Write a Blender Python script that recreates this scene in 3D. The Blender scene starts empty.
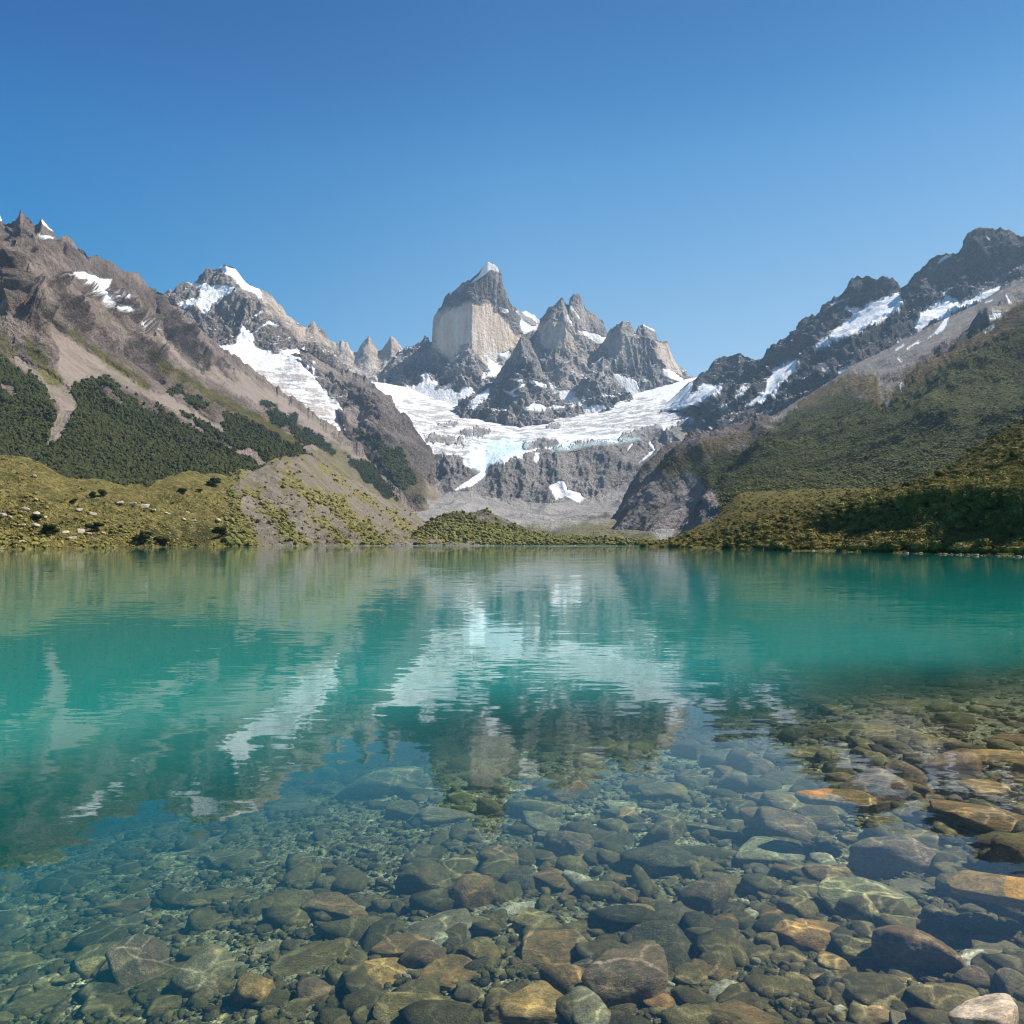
import bpy, math, random
import numpy as np
from math import radians

# ------------------------------------------------------------------ camera, world, sun
SC = bpy.context.scene
COL = SC.collection
F = 804.0                      # focal length in pixels of the 1024 square
PITCH = math.atan(32.0 / F)    # horizon sits 32 px under the centre
CAM = np.array([0.0, 0.0, 1.6])
cam_data = bpy.data.cameras.new("camera")
cam_data.sensor_width = 36.0
cam_data.lens = 36.0 * F / 1024.0
cam_data.clip_start = 0.05
cam_data.clip_end = 60000
cam = bpy.data.objects.new("camera", cam_data)
cam.location = CAM
cam.rotation_euler = (math.pi / 2 + PITCH, 0, 0)
COL.objects.link(cam)
SC.camera = cam

SUN_EL, SUN_AZ = 51.0, 82.0    # azimuth clockwise from the view direction (+Y)
world = bpy.data.worlds.new("World")
SC.world = world
world.use_nodes = True
nt = world.node_tree
sky = nt.nodes.new("ShaderNodeTexSky")
sky.sky_type = 'NISHITA'
sky.sun_disc = False
sky.sun_elevation = radians(SUN_EL)
sky.sun_rotation = radians(SUN_AZ)
sky.altitude = 400
sky.air_density = 1.0
sky.dust_density = 0.2
sky.ozone_density = 3.0
bg = nt.nodes["Background"]
bg.inputs[1].default_value = 0.102
hs = nt.nodes.new("ShaderNodeHueSaturation")
hs.inputs['Saturation'].default_value = 1.28
hs.inputs['Hue'].default_value = 0.488
nt.links.new(sky.outputs[0], hs.inputs['Color'])
# deeper blue towards the zenith and away from the sun
wtc = nt.nodes.new("ShaderNodeTexCoord"); wsep = nt.nodes.new("ShaderNodeSeparateXYZ")
nt.links.new(wtc.outputs['Generated'], wsep.inputs[0])
def wramp(sock, lo, hi, stops):
    mr = nt.nodes.new("ShaderNodeMapRange"); mr.inputs[1].default_value = lo; mr.inputs[2].default_value = hi
    nt.links.new(sock, mr.inputs[0])
    r = nt.nodes.new("ShaderNodeValToRGB"); r.color_ramp.interpolation = 'B_SPLINE' if len(stops) > 3 else 'LINEAR'
    while len(r.color_ramp.elements) < len(stops): r.color_ramp.elements.new(0.5)
    for e_, (p_, c_) in zip(r.color_ramp.elements, stops):
        e_.position = (p_ - lo) / (hi - lo); e_.color = (*[v / 2 for v in c_], 1)
    nt.links.new(mr.outputs[0], r.inputs[0]); return r.outputs[0]
def wmul(a_, b_):
    m = nt.nodes.new("ShaderNodeVectorMath"); m.operation = 'MULTIPLY'
    nt.links.new(a_, m.inputs[0]); nt.links.new(b_, m.inputs[1])
    m2 = nt.nodes.new("ShaderNodeVectorMath"); m2.operation = 'SCALE'; m2.inputs['Scale'].default_value = 2.0
    nt.links.new(m.outputs[0], m2.inputs[0]); return m2.outputs[0]
c_ = wmul(hs.outputs[0], wramp(wsep.outputs[2], 0.0, 1.0, [(0.2, (1.6, 1.1, 0.96)), (0.3, (1.6, 1.1, 0.96)), (0.42, (0.95, 0.98, 1.0)), (0.5, (0.45, 0.70, 0.85)), (0.62, (0.16, 0.5, 0.72)), (0.9, (0.14, 0.45, 0.7))]))
c_ = wmul(c_, wramp(wsep.outputs[0], -0.6, 0.6, [(-0.5, (0.10, 0.66, 0.90)), (0.0, (1, 1, 1)), (0.5, (1.0, 0.88, 0.84))]))
nt.links.new(c_, bg.inputs[0])

sun_d = bpy.data.lights.new("sun", 'SUN')
sun_d.energy = 5.0
sun_d.angle = radians(0.53)
sun_d.color = (1.0, 0.93, 0.83)
sun = bpy.data.objects.new("sun", sun_d)
e, a = radians(SUN_EL), radians(SUN_AZ)
sdir = np.array([math.cos(e) * math.sin(a), math.cos(e) * math.cos(a), math.sin(e)])
from mathutils import Vector
sun.rotation_euler = Vector(-sdir).to_track_quat('-Z', 'Y').to_euler()
COL.objects.link(sun)

SC.view_settings.view_transform = 'Standard'
SC.view_settings.look = 'None'
SC.view_settings.exposure = 0.68
SC.view_settings.gamma = 1.0
SC.render.engine = 'CYCLES'
SC.cycles.use_denoising = True
SC.cycles.filter_width = 1.15
SC.cycles.max_bounces = 8
SC.cycles.diffuse_bounces = 3
SC.cycles.glossy_bounces = 3
SC.cycles.transparent_max_bounces = 12
SC.cycles.volume_bounces = 0
SC.cycles.caustics_reflective = False
SC.cycles.caustics_refractive = False

rng = np.random.default_rng(7)
random.seed(7)

# ------------------------------------------------------------------ numpy noise
_perm = np.random.default_rng(3).permutation(256).astype(np.int32)
PERM = np.concatenate([_perm, _perm, _perm])
_g = np.random.default_rng(4).normal(size=(256, 3))
GRAD = (_g / np.linalg.norm(_g, axis=1, keepdims=True)).astype(np.float32)

def gnoise(P):
    """gradient noise, about -0.7..0.7"""
    sh = P.shape[:-1]
    P = P.reshape(-1, 3)
    i = np.floor(P)
    f = (P - i).astype(np.float32)
    i = i.astype(np.int64) & 255
    w = f * f * f * (f * (f * 6 - 15) + 10)
    out = np.zeros(len(P), np.float32)
    for dx in (0, 1):
        wx = w[:, 0] if dx else 1 - w[:, 0]
        hx = PERM[(i[:, 0] + dx) & 255]
        for dy in (0, 1):
            wy = w[:, 1] if dy else 1 - w[:, 1]
            hy = PERM[(hx + i[:, 1] + dy) & 255]
            for dz in (0, 1):
                wz = w[:, 2] if dz else 1 - w[:, 2]
                g = GRAD[PERM[(hy + i[:, 2] + dz) & 255]]
                d = g[:, 0] * (f[:, 0] - dx) + g[:, 1] * (f[:, 1] - dy) + g[:, 2] * (f[:, 2] - dz)
                out += wx * wy * wz * d
    return out.reshape(sh)

def fbm(P, octs=5, gain=0.5, lac=2.03):
    s = 0; a = 1.0
    for k in range(octs):
        s = s + a * gnoise(P * lac ** k + 17.3 * k)
        a *= gain
    return s

def ridged(P, octs=6, gain=0.55, lac=2.07):
    s = 0; a = 1.0; w = 1.0; tot = 0
    for k in range(octs):
        n = 1 - np.abs(gnoise(P * lac ** k + 31.7 * k)) * 2.2
        n = np.clip(n, 0, 1) ** 2
        s = s + a * n * w
        w = np.clip(n * 1.6, 0.25, 1)
        tot += a
        a *= gain
    return s / tot

def sstep(a, b, x):
    t = np.clip((x - a) / (b - a), 0, 1)
    return t * t * (3 - 2 * t)

# ------------------------------------------------------------------ picture <-> world
cp, sp = math.cos(PITCH), math.sin(PITCH)
def unproject(px, py, Y):
    """point at ground distance Y (world y) seen at picture position px, py"""
    u = (np.asarray(px, float) - 512) / F
    v = (512 - np.asarray(py, float)) / F
    dy = cp - v * sp
    dz = sp + v * cp
    s = np.asarray(Y, float) / dy
    return np.stack([u * s, np.asarray(Y, float) + 0 * s, CAM[2] + dz * s], -1)

def pix(P):
    d = P - CAM
    fy = d[..., 1] * cp + d[..., 2] * sp
    uy = -d[..., 1] * sp + d[..., 2] * cp
    return 512 + F * d[..., 0] / fy, 512 - F * uy / fy

# ------------------------------------------------------------------ object helpers
def make_mesh(name, V, Fa, mat=None, smooth=True, attrs=None):
    """V (n,3), Fa (m,3|4) -> mesh"""
    me = bpy.data.meshes.new(name)
    k = Fa.shape[1]
    me.vertices.add(len(V)); me.vertices.foreach_set("co", V.astype(np.float32).ravel())
    me.loops.add(Fa.size); me.loops.foreach_set("vertex_index", Fa.astype(np.int32).ravel())
    me.polygons.add(len(Fa))
    me.polygons.foreach_set("loop_start", np.arange(0, Fa.size, k, dtype=np.int32))
    me.polygons.foreach_set("loop_total", np.full(len(Fa), k, np.int32))
    me.polygons.foreach_set("use_smooth", np.full(len(Fa), smooth, bool))
    me.update(calc_edges=True)
    if attrs:
        for n, a in attrs.items():
            at = me.attributes.new(n, 'FLOAT', 'POINT')
            at.data.foreach_set("value", np.ascontiguousarray(a, np.float32).ravel())
    if mat: me.materials.append(mat)
    return me

def link(name, me, label=None, cat=None, group=None, kind=None, parent=None):
    o = bpy.data.objects.new(name, me)
    COL.objects.link(o)
    if label: o["label"] = label
    if cat: o["category"] = cat
    if group: o["group"] = group
    if kind: o["kind"] = kind
    if parent: o.parent = parent
    return o

def grid_faces(nu, nv):
    i = np.arange(nu * nv).reshape(nv, nu)
    return np.stack([i[:-1, :-1], i[:-1, 1:], i[1:, 1:], i[1:, :-1]], -1).reshape(-1, 4)

def grid_normals(P):
    du = np.gradient(P, axis=1); dv = np.gradient(P, axis=0)
    n = np.cross(du, dv)
    return n / (np.linalg.norm(n, axis=-1, keepdims=True) + 1e-9)

# ------------------------------------------------------------------ masks drawn as regions
def poly_sd(px, py, pts):
    """signed distance, + inside"""
    pts = np.asarray(pts, float)
    d = np.full(px.shape, 1e9); ins = np.zeros(px.shape, bool)
    n = len(pts)
    for i in range(n):
        x0, y0 = pts[i]; x1, y1 = pts[(i + 1) % n]
        ex, ey = x1 - x0, y1 - y0
        t = np.clip(((px - x0) * ex + (py - y0) * ey) / (ex * ex + ey * ey + 1e-9), 0, 1)
        d = np.minimum(d, np.hypot(px - x0 - t * ex, py - y0 - t * ey))
        c = ((y0 > py) != (y1 > py)) & (px < (x1 - x0) * (py - y0) / (y1 - y0 + 1e-12) + x0)
        ins ^= c
    return np.where(ins, d, -d)

def line_sd(px, py, pts):
    """pts: (x, y, halfwidth) ; + inside"""
    best = np.full(px.shape, -1e9)
    for (x0, y0, w0), (x1, y1, w1) in zip(pts[:-1], pts[1:]):
        ex, ey = x1 - x0, y1 - y0
        t = np.clip(((px - x0) * ex + (py - y0) * ey) / (ex * ex + ey * ey + 1e-9), 0, 1)
        best = np.maximum(best, w0 + t * (w1 - w0) - np.hypot(px - x0 - t * ex, py - y0 - t * ey))
    return best

def region(px, py, shapes, ragged=1.0):
    """shapes: list of (kind, pts, rough, soft, strength)"""
    P = np.stack([px, py, 0 * px], -1)
    n1 = fbm(P / 14.0, 5, 0.62) * 1.0
    m = np.zeros(px.shape, np.float32)
    for kind, pts, rough, soft, k in shapes:
        sd = poly_sd(px, py, pts) if kind == 'p' else line_sd(px, py, pts)
        v = sstep(-soft, soft, sd + n1 * rough * ragged) * abs(k)
        m = np.maximum(m, v) if k > 0 else m * (1 - v)
    return m

def blur(a, k):
    for ax in (0, 1):
        for _ in range(2):
            n = a.shape[ax]; kk = min(k, n // 3)
            if kk < 1: continue
            pad = [(0, 0), (0, 0)]; pad[ax] = (kk + 1, kk)
            c = np.cumsum(np.pad(a, pad, mode='edge'), axis=ax)
            a = (np.take(c, np.arange(2 * kk + 1, 2 * kk + 1 + n), ax) - np.take(c, np.arange(0, n), ax)) / (2 * kk + 1)
    return a

MASKS = ('snow', 'forest', 'grass', 'scree', 'pale', 'dark', 'ice', 'dirt', 'crag')
SHEETS = {}

def interp_lines(xs, lines):
    out = []
    for L in lines:
        L = sorted(L)
        lx = [p[0] for p in L]
        out.append((np.interp(xs, lx, [p[1] for p in L]), np.interp(xs, lx, [p[2] for p in L])))
    return out

def sheet(name, mat, lines, x0, x1, dx=1.0, dy=1.0, fall=(0, 0, 1), stretch=0.6, amp=30, wl=260, masks=None,
          crest_amp=0.35, back=(0.10, 0.72), seed=0, octs=7, gamp=0.0, gwl=0, foot=0.08, side=0, jag=2.2, remask=True, edge=0, anis=None, bend=0.0, warp=0.35):
    masks = masks or {}
    xs = np.arange(x0, x1 + dx, dx)
    L = interp_lines(xs, lines)
    rows_py, rows_d, crestw = [], [], []
    for k in range(len(L) - 1):
        (pa, da), (pb, db) = L[k], L[k + 1]
        n = max(3, int(np.percentile(np.abs(pa - pb), 90) / dy) + 1)
        n = max(n, int(np.percentile(np.abs(da - db), 50) / (np.mean(da) / F * 14 * dy)))
        t = np.linspace(0, 1, n, endpoint=False)[:, None]
        rows_py.append(pa + t * (pb - pa)); rows_d.append(da + t * (db - da))
        crestw.append(((k + t[:, 0]) / (len(L) - 1)))
    rows_py.append(L[-1][0][None]); rows_d.append(L[-1][1][None]); crestw.append(np.array([1.0]))
    py = np.concatenate(rows_py); d = np.concatenate(rows_d); cw = np.concatenate(crestw)[:, None]
    px = np.broadcast_to(xs, py.shape)
    P = unproject(px, py, d)
    # the far side of the mountain
    crest = P[-1]
    k1 = np.linspace(0, 1, 10)[1:, None]
    bk = []
    for t in k1:
        q = crest.copy(); s = 1 + back[0] * t
        q[:, 0] *= s; q[:, 1] *= s; q[:, 2] = crest[:, 2] * (1 - (1 - back[1]) * t) - 0.0
        bk.append(q)
    for t in np.linspace(0, 1, 5)[1:]:
        q = crest.copy(); s = 1 + back[0] * (1 + 2 * t)
        q[:, 0] *= s; q[:, 1] *= s; q[:, 2] = crest[:, 2] * back[1] * (1 - t) - 6 * t
        bk.append(q)
    nb = len(bk)
    P = np.concatenate([P, np.stack(bk)]); 
    px = np.concatenate([px, np.repeat(px[-1:], nb, 0)]); py = np.concatenate([py, np.repeat(py[-1:], nb, 0)])
    cw = np.concatenate([cw, np.full((nb, 1), 1.0)])
    A = {m: region(px, py, masks[m], 1.6 if m == 'snow' else 1.0) if m in masks else np.zeros(px.shape, np.float32) for m in MASKS}
    f = np.asarray(fall, float); f /= np.linalg.norm(f)
    Nn = grid_normals(P)
    if Nn[len(Nn) // 3].mean(0)[2] < 0 : Nn = -Nn
    Q = P - stretch * (P @ f)[..., None] * f
    Wp = np.stack([gnoise(Q / wl * 0.9 + 5 + seed), gnoise(Q / wl * 0.9 + 77 + seed), gnoise(Q / wl * 0.9 + 133 + seed)], -1)
    Qw = Q / wl + Wp * warp + seed * 3.7
    r = ridged(Qw, octs, 0.54) - 0.44
    fine = fbm(P / wl * 7 + 9, 5, 0.66)
    smooth = np.clip(A['snow'] * 0.85 + A['scree'] * 0.85 + A['grass'] * 0.62 + A['forest'] * 0.6 + A['ice'] * 0.55, 0, 0.9)
    smooth = np.maximum(blur(smooth, 5), smooth * 0.4)
    cg = blur(A['crag'], 3)
    ca = 1 - (1 - crest_amp) * sstep(0.76, 0.99, cw)
    crag = ridged(Q / wl * 3.4 + Wp * 0.5 + 40 + seed, 6, 0.58) - 0.4
    broad = gnoise(P / wl * 0.55 + 60 + seed)
    cm = (0.45 + 1.4 * cg) if 'crag' in masks else 1.0
    disp = amp * (r * 1.45 + fine * 0.2 + crag * 0.45 * np.clip(0.6 + broad * 1.6, 0, 1.3)) * (1 - smooth) * (1 - 0.82 * blur(A['pale'], 2)) * ca * cm
    if gamp:
        disp = disp + gamp * (ridged(Q / gwl + Wp * 0.25 + seed, 3, 0.5) - 0.45) * ca * (1 - 0.85 * sstep(0.5, 0.9, cw)) * np.clip((P[..., 1] - 900) / 1500, 0.12, 1) ** (1 if gamp > 90 else 0)
    disp = disp * sstep(0.0, foot, cw)
    if side: disp = disp * sstep(x0, x0 + side, px)
    # keep the foot and the sides calm
    P = P + Nn * disp[..., None]
    if jag:
        u = P[..., 1:2] / F
        sp1 = ridged(np.concatenate([P[..., :1] / u / 11, P[..., 1:2] / u / 60, 0 * u + seed], -1), 5, 0.6) - 0.45
        P[..., 2] += sp1 * jag * 2.4 * u[..., 0] * sstep(0.86, 0.99, cw) * (1 - 0.6 * A['snow'])
    # what grows or lies where: read again at the finished surface
    if remask:
        ax, ay = pix(P)
        for m in masks:
            if m != 'crag': A[m] = region(ax, ay, masks[m], 1.6 if m == 'snow' else 1.0)
    N2 = grid_normals(P)
    if N2[len(N2) // 3].mean(0)[2] < 0: N2 = -N2
    A['flat'] = N2[..., 2]
    A['rid'] = r
    me = make_mesh(name, P.reshape(-1, 3), grid_faces(P.shape[1], P.shape[0]), mat, True,
                   {k: v.ravel() for k, v in A.items()})
    o = link(name, me, kind='structure')
    SHEETS[name] = dict(P=P, N=N2, px=px, py=py, A=A, nb=nb, dx=dx)
    return o

# ------------------------------------------------------------------ materials
def new_mat(name):
    m = bpy.data.materials.new(name); m.use_nodes = True
    n = m.node_tree
    n.nodes.clear()
    return m, n

class NB:
    def __init__(s, nt): s.t = nt
    def n(s, typ, **kw):
        x = s.t.nodes.new(typ)
        for k, v in kw.items(): setattr(x, k, v)
        return x
    def l(s, a, b): s.t.links.new(a, b)
    def attr(s, name):
        x = s.n('ShaderNodeAttribute', attribute_name=name); return x.outputs['Fac']
    def val(s, v):
        x = s.n('ShaderNodeValue'); x.outputs[0].default_value = v; return x.outputs[0]
    def math(s, op, a, b=None, c=None, clamp=False):
        x = s.n('ShaderNodeMath', operation=op, use_clamp=clamp)
        for i, v in enumerate((a, b, c)):
            if v is None: continue
            if isinstance(v, (int, float)): x.inputs[i].default_value = v
            else: s.l(v, x.inputs[i])
        return x.outputs[0]
    def vmath(s, op, a, b=None, sc=None):
        x = s.n('ShaderNodeVectorMath', operation=op)
        for i, v in enumerate((a, b)):
            if v is None: continue
            if isinstance(v, (tuple, list)): x.inputs[i].default_value = v
            else: s.l(v, x.inputs[i])
        if sc is not None:
            if isinstance(sc, (int, float)): x.inputs['Scale'].default_value = sc
            else: s.l(sc, x.inputs['Scale'])
        return x.outputs[0]
    def pos(s): return s.n('ShaderNodeNewGeometry').outputs['Position']
    def noise(s, vec, scale, detail=4, rough=0.55, color=False, dist=0.0):
        x = s.n('ShaderNodeTexNoise'); x.inputs['Scale'].default_value = scale
        x.inputs['Detail'].default_value = detail; x.inputs['Roughness'].default_value = rough
        x.inputs['Distortion'].default_value = dist
        s.l(vec, x.inputs['Vector']); return x.outputs['Color' if color else 'Fac']
    def voro(s, vec, scale, feature='F1', out='Distance', rnd=1.0):
        x = s.n('ShaderNodeTexVoronoi', feature=feature); x.inputs['Scale'].default_value = scale
        x.inputs['Randomness'].default_value = rnd
        s.l(vec, x.inputs['Vector']); return x.outputs[out]
    def ramp(s, fac, stops, interp='LINEAR'):
        x = s.n('ShaderNodeValToRGB'); r = x.color_ramp; r.interpolation = interp
        while len(r.elements) < len(stops): r.elements.new(0.5)
        for e_, (p, c) in zip(r.elements, stops):
            e_.position = p; e_.color = (*c, 1) if len(c) == 3 else c
        s.l(fac, x.inputs[0]); return x.outputs[0]
    def mix(s, f, a, b, mode='MIX'):
        x = s.n('ShaderNodeMix', data_type='RGBA', blend_type=mode)
        if isinstance(f, (int, float)): x.inputs[0].default_value = f
        else: s.l(f, x.inputs[0])
        for i, v in ((6, a), (7, b)):
            if isinstance(v, (tuple, list)): x.inputs[i].default_value = (*v, 1)
            else: s.l(v, x.inputs[i])
        return x.outputs[2]
    def mr(s, v, a, b, c=0.0, d=1.0, smooth=True):
        x = s.n('ShaderNodeMapRange'); x.interpolation_type = 'SMOOTHSTEP' if smooth else 'LINEAR'
        s.l(v, x.inputs[0])
        for i, q in enumerate((a, b, c, d)): x.inputs[i + 1].default_value = q
        return x.outputs[0]
    def mapping(s, vec, scale=(1, 1, 1), rot=(0, 0, 0)):
        x = s.n('ShaderNodeMapping'); x.inputs['Scale'].default_value = scale; x.inputs['Rotation'].default_value = rot
        s.l(vec, x.inputs['Vector']); return x.outputs[0]
    def bump(s, h, strength=1.0, dist=1.0):
        x = s.n('ShaderNodeBump'); x.inputs['Strength'].default_value = strength; x.inputs['Distance'].default_value = dist
        s.l(h, x.inputs['Height']); return x.outputs[0]
    def out(s, sh): s.l(sh, s.n('ShaderNodeOutputMaterial').inputs['Surface'])
    def diffuse(s, col, normal=None, rough=0.9, spec=0.15):
        x = s.n('ShaderNodeBsdfPrincipled')
        x.inputs['Roughness'].default_value = rough; x.inputs['Specular IOR Level'].default_value = spec
        if isinstance(col, (tuple, list)): x.inputs['Base Color'].default_value = (*col, 1)
        else: s.l(col, x.inputs['Base Color'])
        if normal: s.l(normal, x.inputs['Normal'])
        return x.outputs[0]

def mountain_mat(name, rock_a, rock_b, S=1.0, fall=(0, 0, 1), scree=(0.33, 0.27, 0.225), grass_a=(0.085, 0.085, 0.022),
                 grass_b=(0.17, 0.145, 0.04), forest_a=(0.012, 0.022, 0.009), forest_b=(0.035, 0.05, 0.018), speck=0.0, speck_cut=0.72,
                 pale=(0.60, 0.55, 0.48), dark=(0.085, 0.08, 0.085), bump=1.0, patch=0.0, streaky=0.6):
    """S: metres of one detail unit (about what a few pixels cover)"""
    m, t = new_mat(name); b = NB(t)
    p = b.pos()
    f = np.asarray(fall, float); f = f / np.linalg.norm(f)
    dot = b.n('ShaderNodeVectorMath', operation='DOT_PRODUCT'); b.l(p, dot.inputs[0]); dot.inputs[1].default_value = tuple(f)
    along = b.vmath('SCALE', tuple(f), None, b.math('MULTIPLY', dot.outputs['Value'], streaky))
    ps = b.vmath('SUBTRACT', p, along)
    big = b.noise(p, 1 / (S * 60), 4, 0.6)
    mid = b.noise(ps, 1 / (S * 14), 6, 0.68)
    streak = b.noise(ps, 1 / (S * 5), 5, 0.7)
    fine = b.noise(p, 1 / (S * 2.2), 3, 0.75)
    rockv = b.math('ADD', b.math('MULTIPLY', big, 0.27), b.math('ADD', b.math('MULTIPLY', mid, 0.35), b.math('MULTIPLY', fine, 0.38)))
    rock = b.ramp(rockv, [(0.38, tuple(np.array(rock_a) * 0.5)), (0.475, rock_a), (0.54, rock_b), (0.64, tuple(np.array(rock_b) * 1.45))])
    palec = b.ramp(b.math('ADD', b.math('MULTIPLY', streak, 0.42), b.math('ADD', b.math('MULTIPLY', big, 0.25), b.math('MULTIPLY', mid, 0.33))),
                   [(0.37, tuple(np.array(pale) * (0.42, 0.42, 0.45))), (0.47, tuple(np.array(pale) * (0.85, 0.76, 0.68))), (0.52, tuple(np.array(pale) * (1.05, 0.98, 0.92))), (0.62, tuple(np.array(pale) * 1.25))])
    rock = b.mix(b.math('MULTIPLY', b.attr('crag'), 0.85), rock, b.mix(1.0, rock, (0.52, 0.51, 0.55), 'MULTIPLY'))
    col = b.mix(b.attr('pale'), rock, palec)
    darkc = b.ramp(rockv, [(0.38, tuple(np.array(dark) * 0.6)), (0.62, tuple(np.array(dark) * 1.5))])
    col = b.mix(b.attr('dark'), col, darkc)
    sc = b.ramp(b.math('ADD', b.math('MULTIPLY', streak, 0.38), b.math('ADD', b.math('MULTIPLY', fine, 0.34), b.math('MULTIPLY', mid, 0.28))),
                [(0.34, tuple(np.array(scree) * 0.66)), (0.5, scree), (0.66, tuple(np.array(scree) * 1.3))])
    col = b.mix(b.attr('scree'), col, sc)
    if patch:
        g0 = b.math('MULTIPLY', b.mr(b.noise(ps, 1 / (S * 26), 5, 0.65), 0.5, 0.6), patch)
        col = b.mix(g0, col, grass_a)
    gm = b.noise(p, 1 / (S * 9), 6, 0.7)
    gr = b.ramp(b.math('ADD', b.math('MULTIPLY', gm, 0.5), b.math('MULTIPLY', fine, 0.5)),
                [(0.38, tuple(np.array(grass_a) * 0.6)), (0.47, grass_a), (0.57, grass_b), (0.7, tuple(np.array(grass_b) * 1.25))])
    col = b.mix(b.attr('grass'), col, gr)
    fo = b.ramp(b.math('ADD', b.math('MULTIPLY', big, 0.35), b.math('MULTIPLY', fine, 0.65)),
                [(0.38, tuple(np.array(forest_a) * 0.6)), (0.5, forest_a), (0.66, forest_b)])
    col = b.mix(b.attr('forest'), col, fo)
    snowc = b.ramp(mid, [(0.3, (0.74, 0.76, 0.79)), (0.6, (0.86, 0.86, 0.86))])
    icec = b.ramp(streak, [(0.35, (0.46, 0.65, 0.70)), (0.52, (0.66, 0.80, 0.83)), (0.66, (0.82, 0.87, 0.88))])
    snow = b.attr('snow')
    if speck:
        fl = b.math('ADD', b.attr('flat'), b.math('MULTIPLY', b.math('SUBTRACT', b.noise(p, 1 / (S * 9), 6, 0.75), 0.5), 1.3))
        spk = b.math('MULTIPLY', b.mr(fl, speck_cut, speck_cut + 0.06), speck)
        notdark = b.math('SUBTRACT', 1.0, b.attr('pale'), clamp=True)
        spk = b.math('MULTIPLY', spk, b.math('MULTIPLY_ADD', notdark, 0.8, 0.2))
        snow = b.math('MAXIMUM', snow, spk)
    col = b.mix(snow, col, snowc)
    col = b.mix(b.attr('ice'), col, icec)
    # rubble that lies on the glacier
    dm = b.noise(b.mapping(p, (0.6, 1.0, 2.6)), 1 / (S * 16), 8, 0.82)
    dirt = b.mr(b.math('ADD', dm, b.math('MULTIPLY', b.attr('dirt'), 0.14)), 0.575, 0.64)
    dirt = b.math('MULTIPLY', dirt, b.math('MINIMUM', b.math('MULTIPLY', b.attr('dirt'), 3.0), 0.85))
    col = b.mix(dirt, col, sc)
    crk = b.math('ABSOLUTE', b.math('SUBTRACT', b.noise(b.vmath('ADD', p, (300, 0, 50)), 1 / (S * 8), 6, 0.72), 0.5))
    h = b.math('ADD', b.math('MULTIPLY', mid, 4.5 * S), b.math('ADD', b.math('MULTIPLY', streak, 3.4 * S), b.math('MULTIPLY', fine, 3.0 * S)))
    h = b.math('ADD', h, b.math('MULTIPLY', crk, 7.0 * S))
    soft = b.math('SUBTRACT', 1.0, b.math('MULTIPLY', b.math('MAXIMUM', snow, b.math('MULTIPLY', b.math('MAXIMUM', b.attr('scree'), b.attr('pale')), 0.8)), 0.8))
    h = b.math('MULTIPLY', h, soft)
    b.out(b.diffuse(col, b.bump(h, bump, 1.35), 0.92, 0.1))
    return m

# ------------------------------------------------------------------ the mountains
def wz(px, d, z):
    return (px, 544 - (z - 1.6) * 804 / d, d)

FL = (0.72, -0.1, -0.68)       # the left wall falls towards +x
FR = (-0.74, -0.12, -0.66)
M_LEFT = mountain_mat('brown mountain rock', (0.215, 0.168, 0.142), (0.32, 0.258, 0.218), S=2.7, fall=FL, patch=0.25, scree=(0.255, 0.21, 0.175))
M_SNOWPK = mountain_mat('snowy peak rock', (0.20, 0.17, 0.155), (0.38, 0.33, 0.29), S=6.0, speck=0.9, speck_cut=0.80, scree=(0.34, 0.29, 0.25))
M_SPUR = mountain_mat('spur rock', (0.15, 0.122, 0.11), (0.25, 0.205, 0.18), S=5.0, fall=FL, patch=0.1, scree=(0.29, 0.24, 0.21))
M_TOWER = mountain_mat('granite tower rock', streaky=0.85, rock_a=(0.25, 0.24, 0.24), rock_b=(0.44, 0.41, 0.39), S=7.0, speck=0.9, speck_cut=0.76, dark=(0.165, 0.145, 0.14))
M_HEAD = mountain_mat('valley head rock and glacier', (0.27, 0.25, 0.235), (0.39, 0.36, 0.335), S=5.0, fall=(0, -0.6, -0.8), scree=(0.30, 0.285, 0.265))
M_RIDGE = mountain_mat('dark ridge rock', (0.055, 0.054, 0.060), (0.135, 0.124, 0.124), S=4.6, fall=FR, speck=0.75, speck_cut=0.84, scree=(0.2, 0.175, 0.165))
M_RSLOPE = mountain_mat('right slope rock and scrub', (0.19, 0.16, 0.15), (0.28, 0.24, 0.215), S=3.2, fall=FR, patch=0.3,
                        scree=(0.27, 0.24, 0.22), grass_a=(0.115, 0.085, 0.03), grass_b=(0.22, 0.165, 0.06),
                        forest_a=(0.062, 0.07, 0.02), forest_b=(0.165, 0.16, 0.05))
M_LSHORE = mountain_mat('grassy shore hill', (0.19, 0.165, 0.135), (0.3, 0.26, 0.21), streaky=0.88, S=1.1, fall=FL, scree=(0.215, 0.185, 0.15),
                        grass_a=(0.15, 0.135, 0.042), grass_b=(0.31, 0.26, 0.09), patch=0.5)
M_RSHORE = mountain_mat('scrubby shore hill', (0.14, 0.12, 0.075), (0.24, 0.2, 0.12), S=0.5, fall=FR,
                        grass_a=(0.11, 0.10, 0.026), grass_b=(0.24, 0.2, 0.055), forest_a=(0.02, 0.026, 0.009), forest_b=(0.06, 0.065, 0.02), patch=0.7)
M_KNOLL = mountain_mat('scrubby knoll', (0.2, 0.175, 0.14), (0.3, 0.26, 0.2), S=1.5, grass_a=(0.065, 0.062, 0.02), grass_b=(0.14, 0.12, 0.035), patch=0.5)

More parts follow.
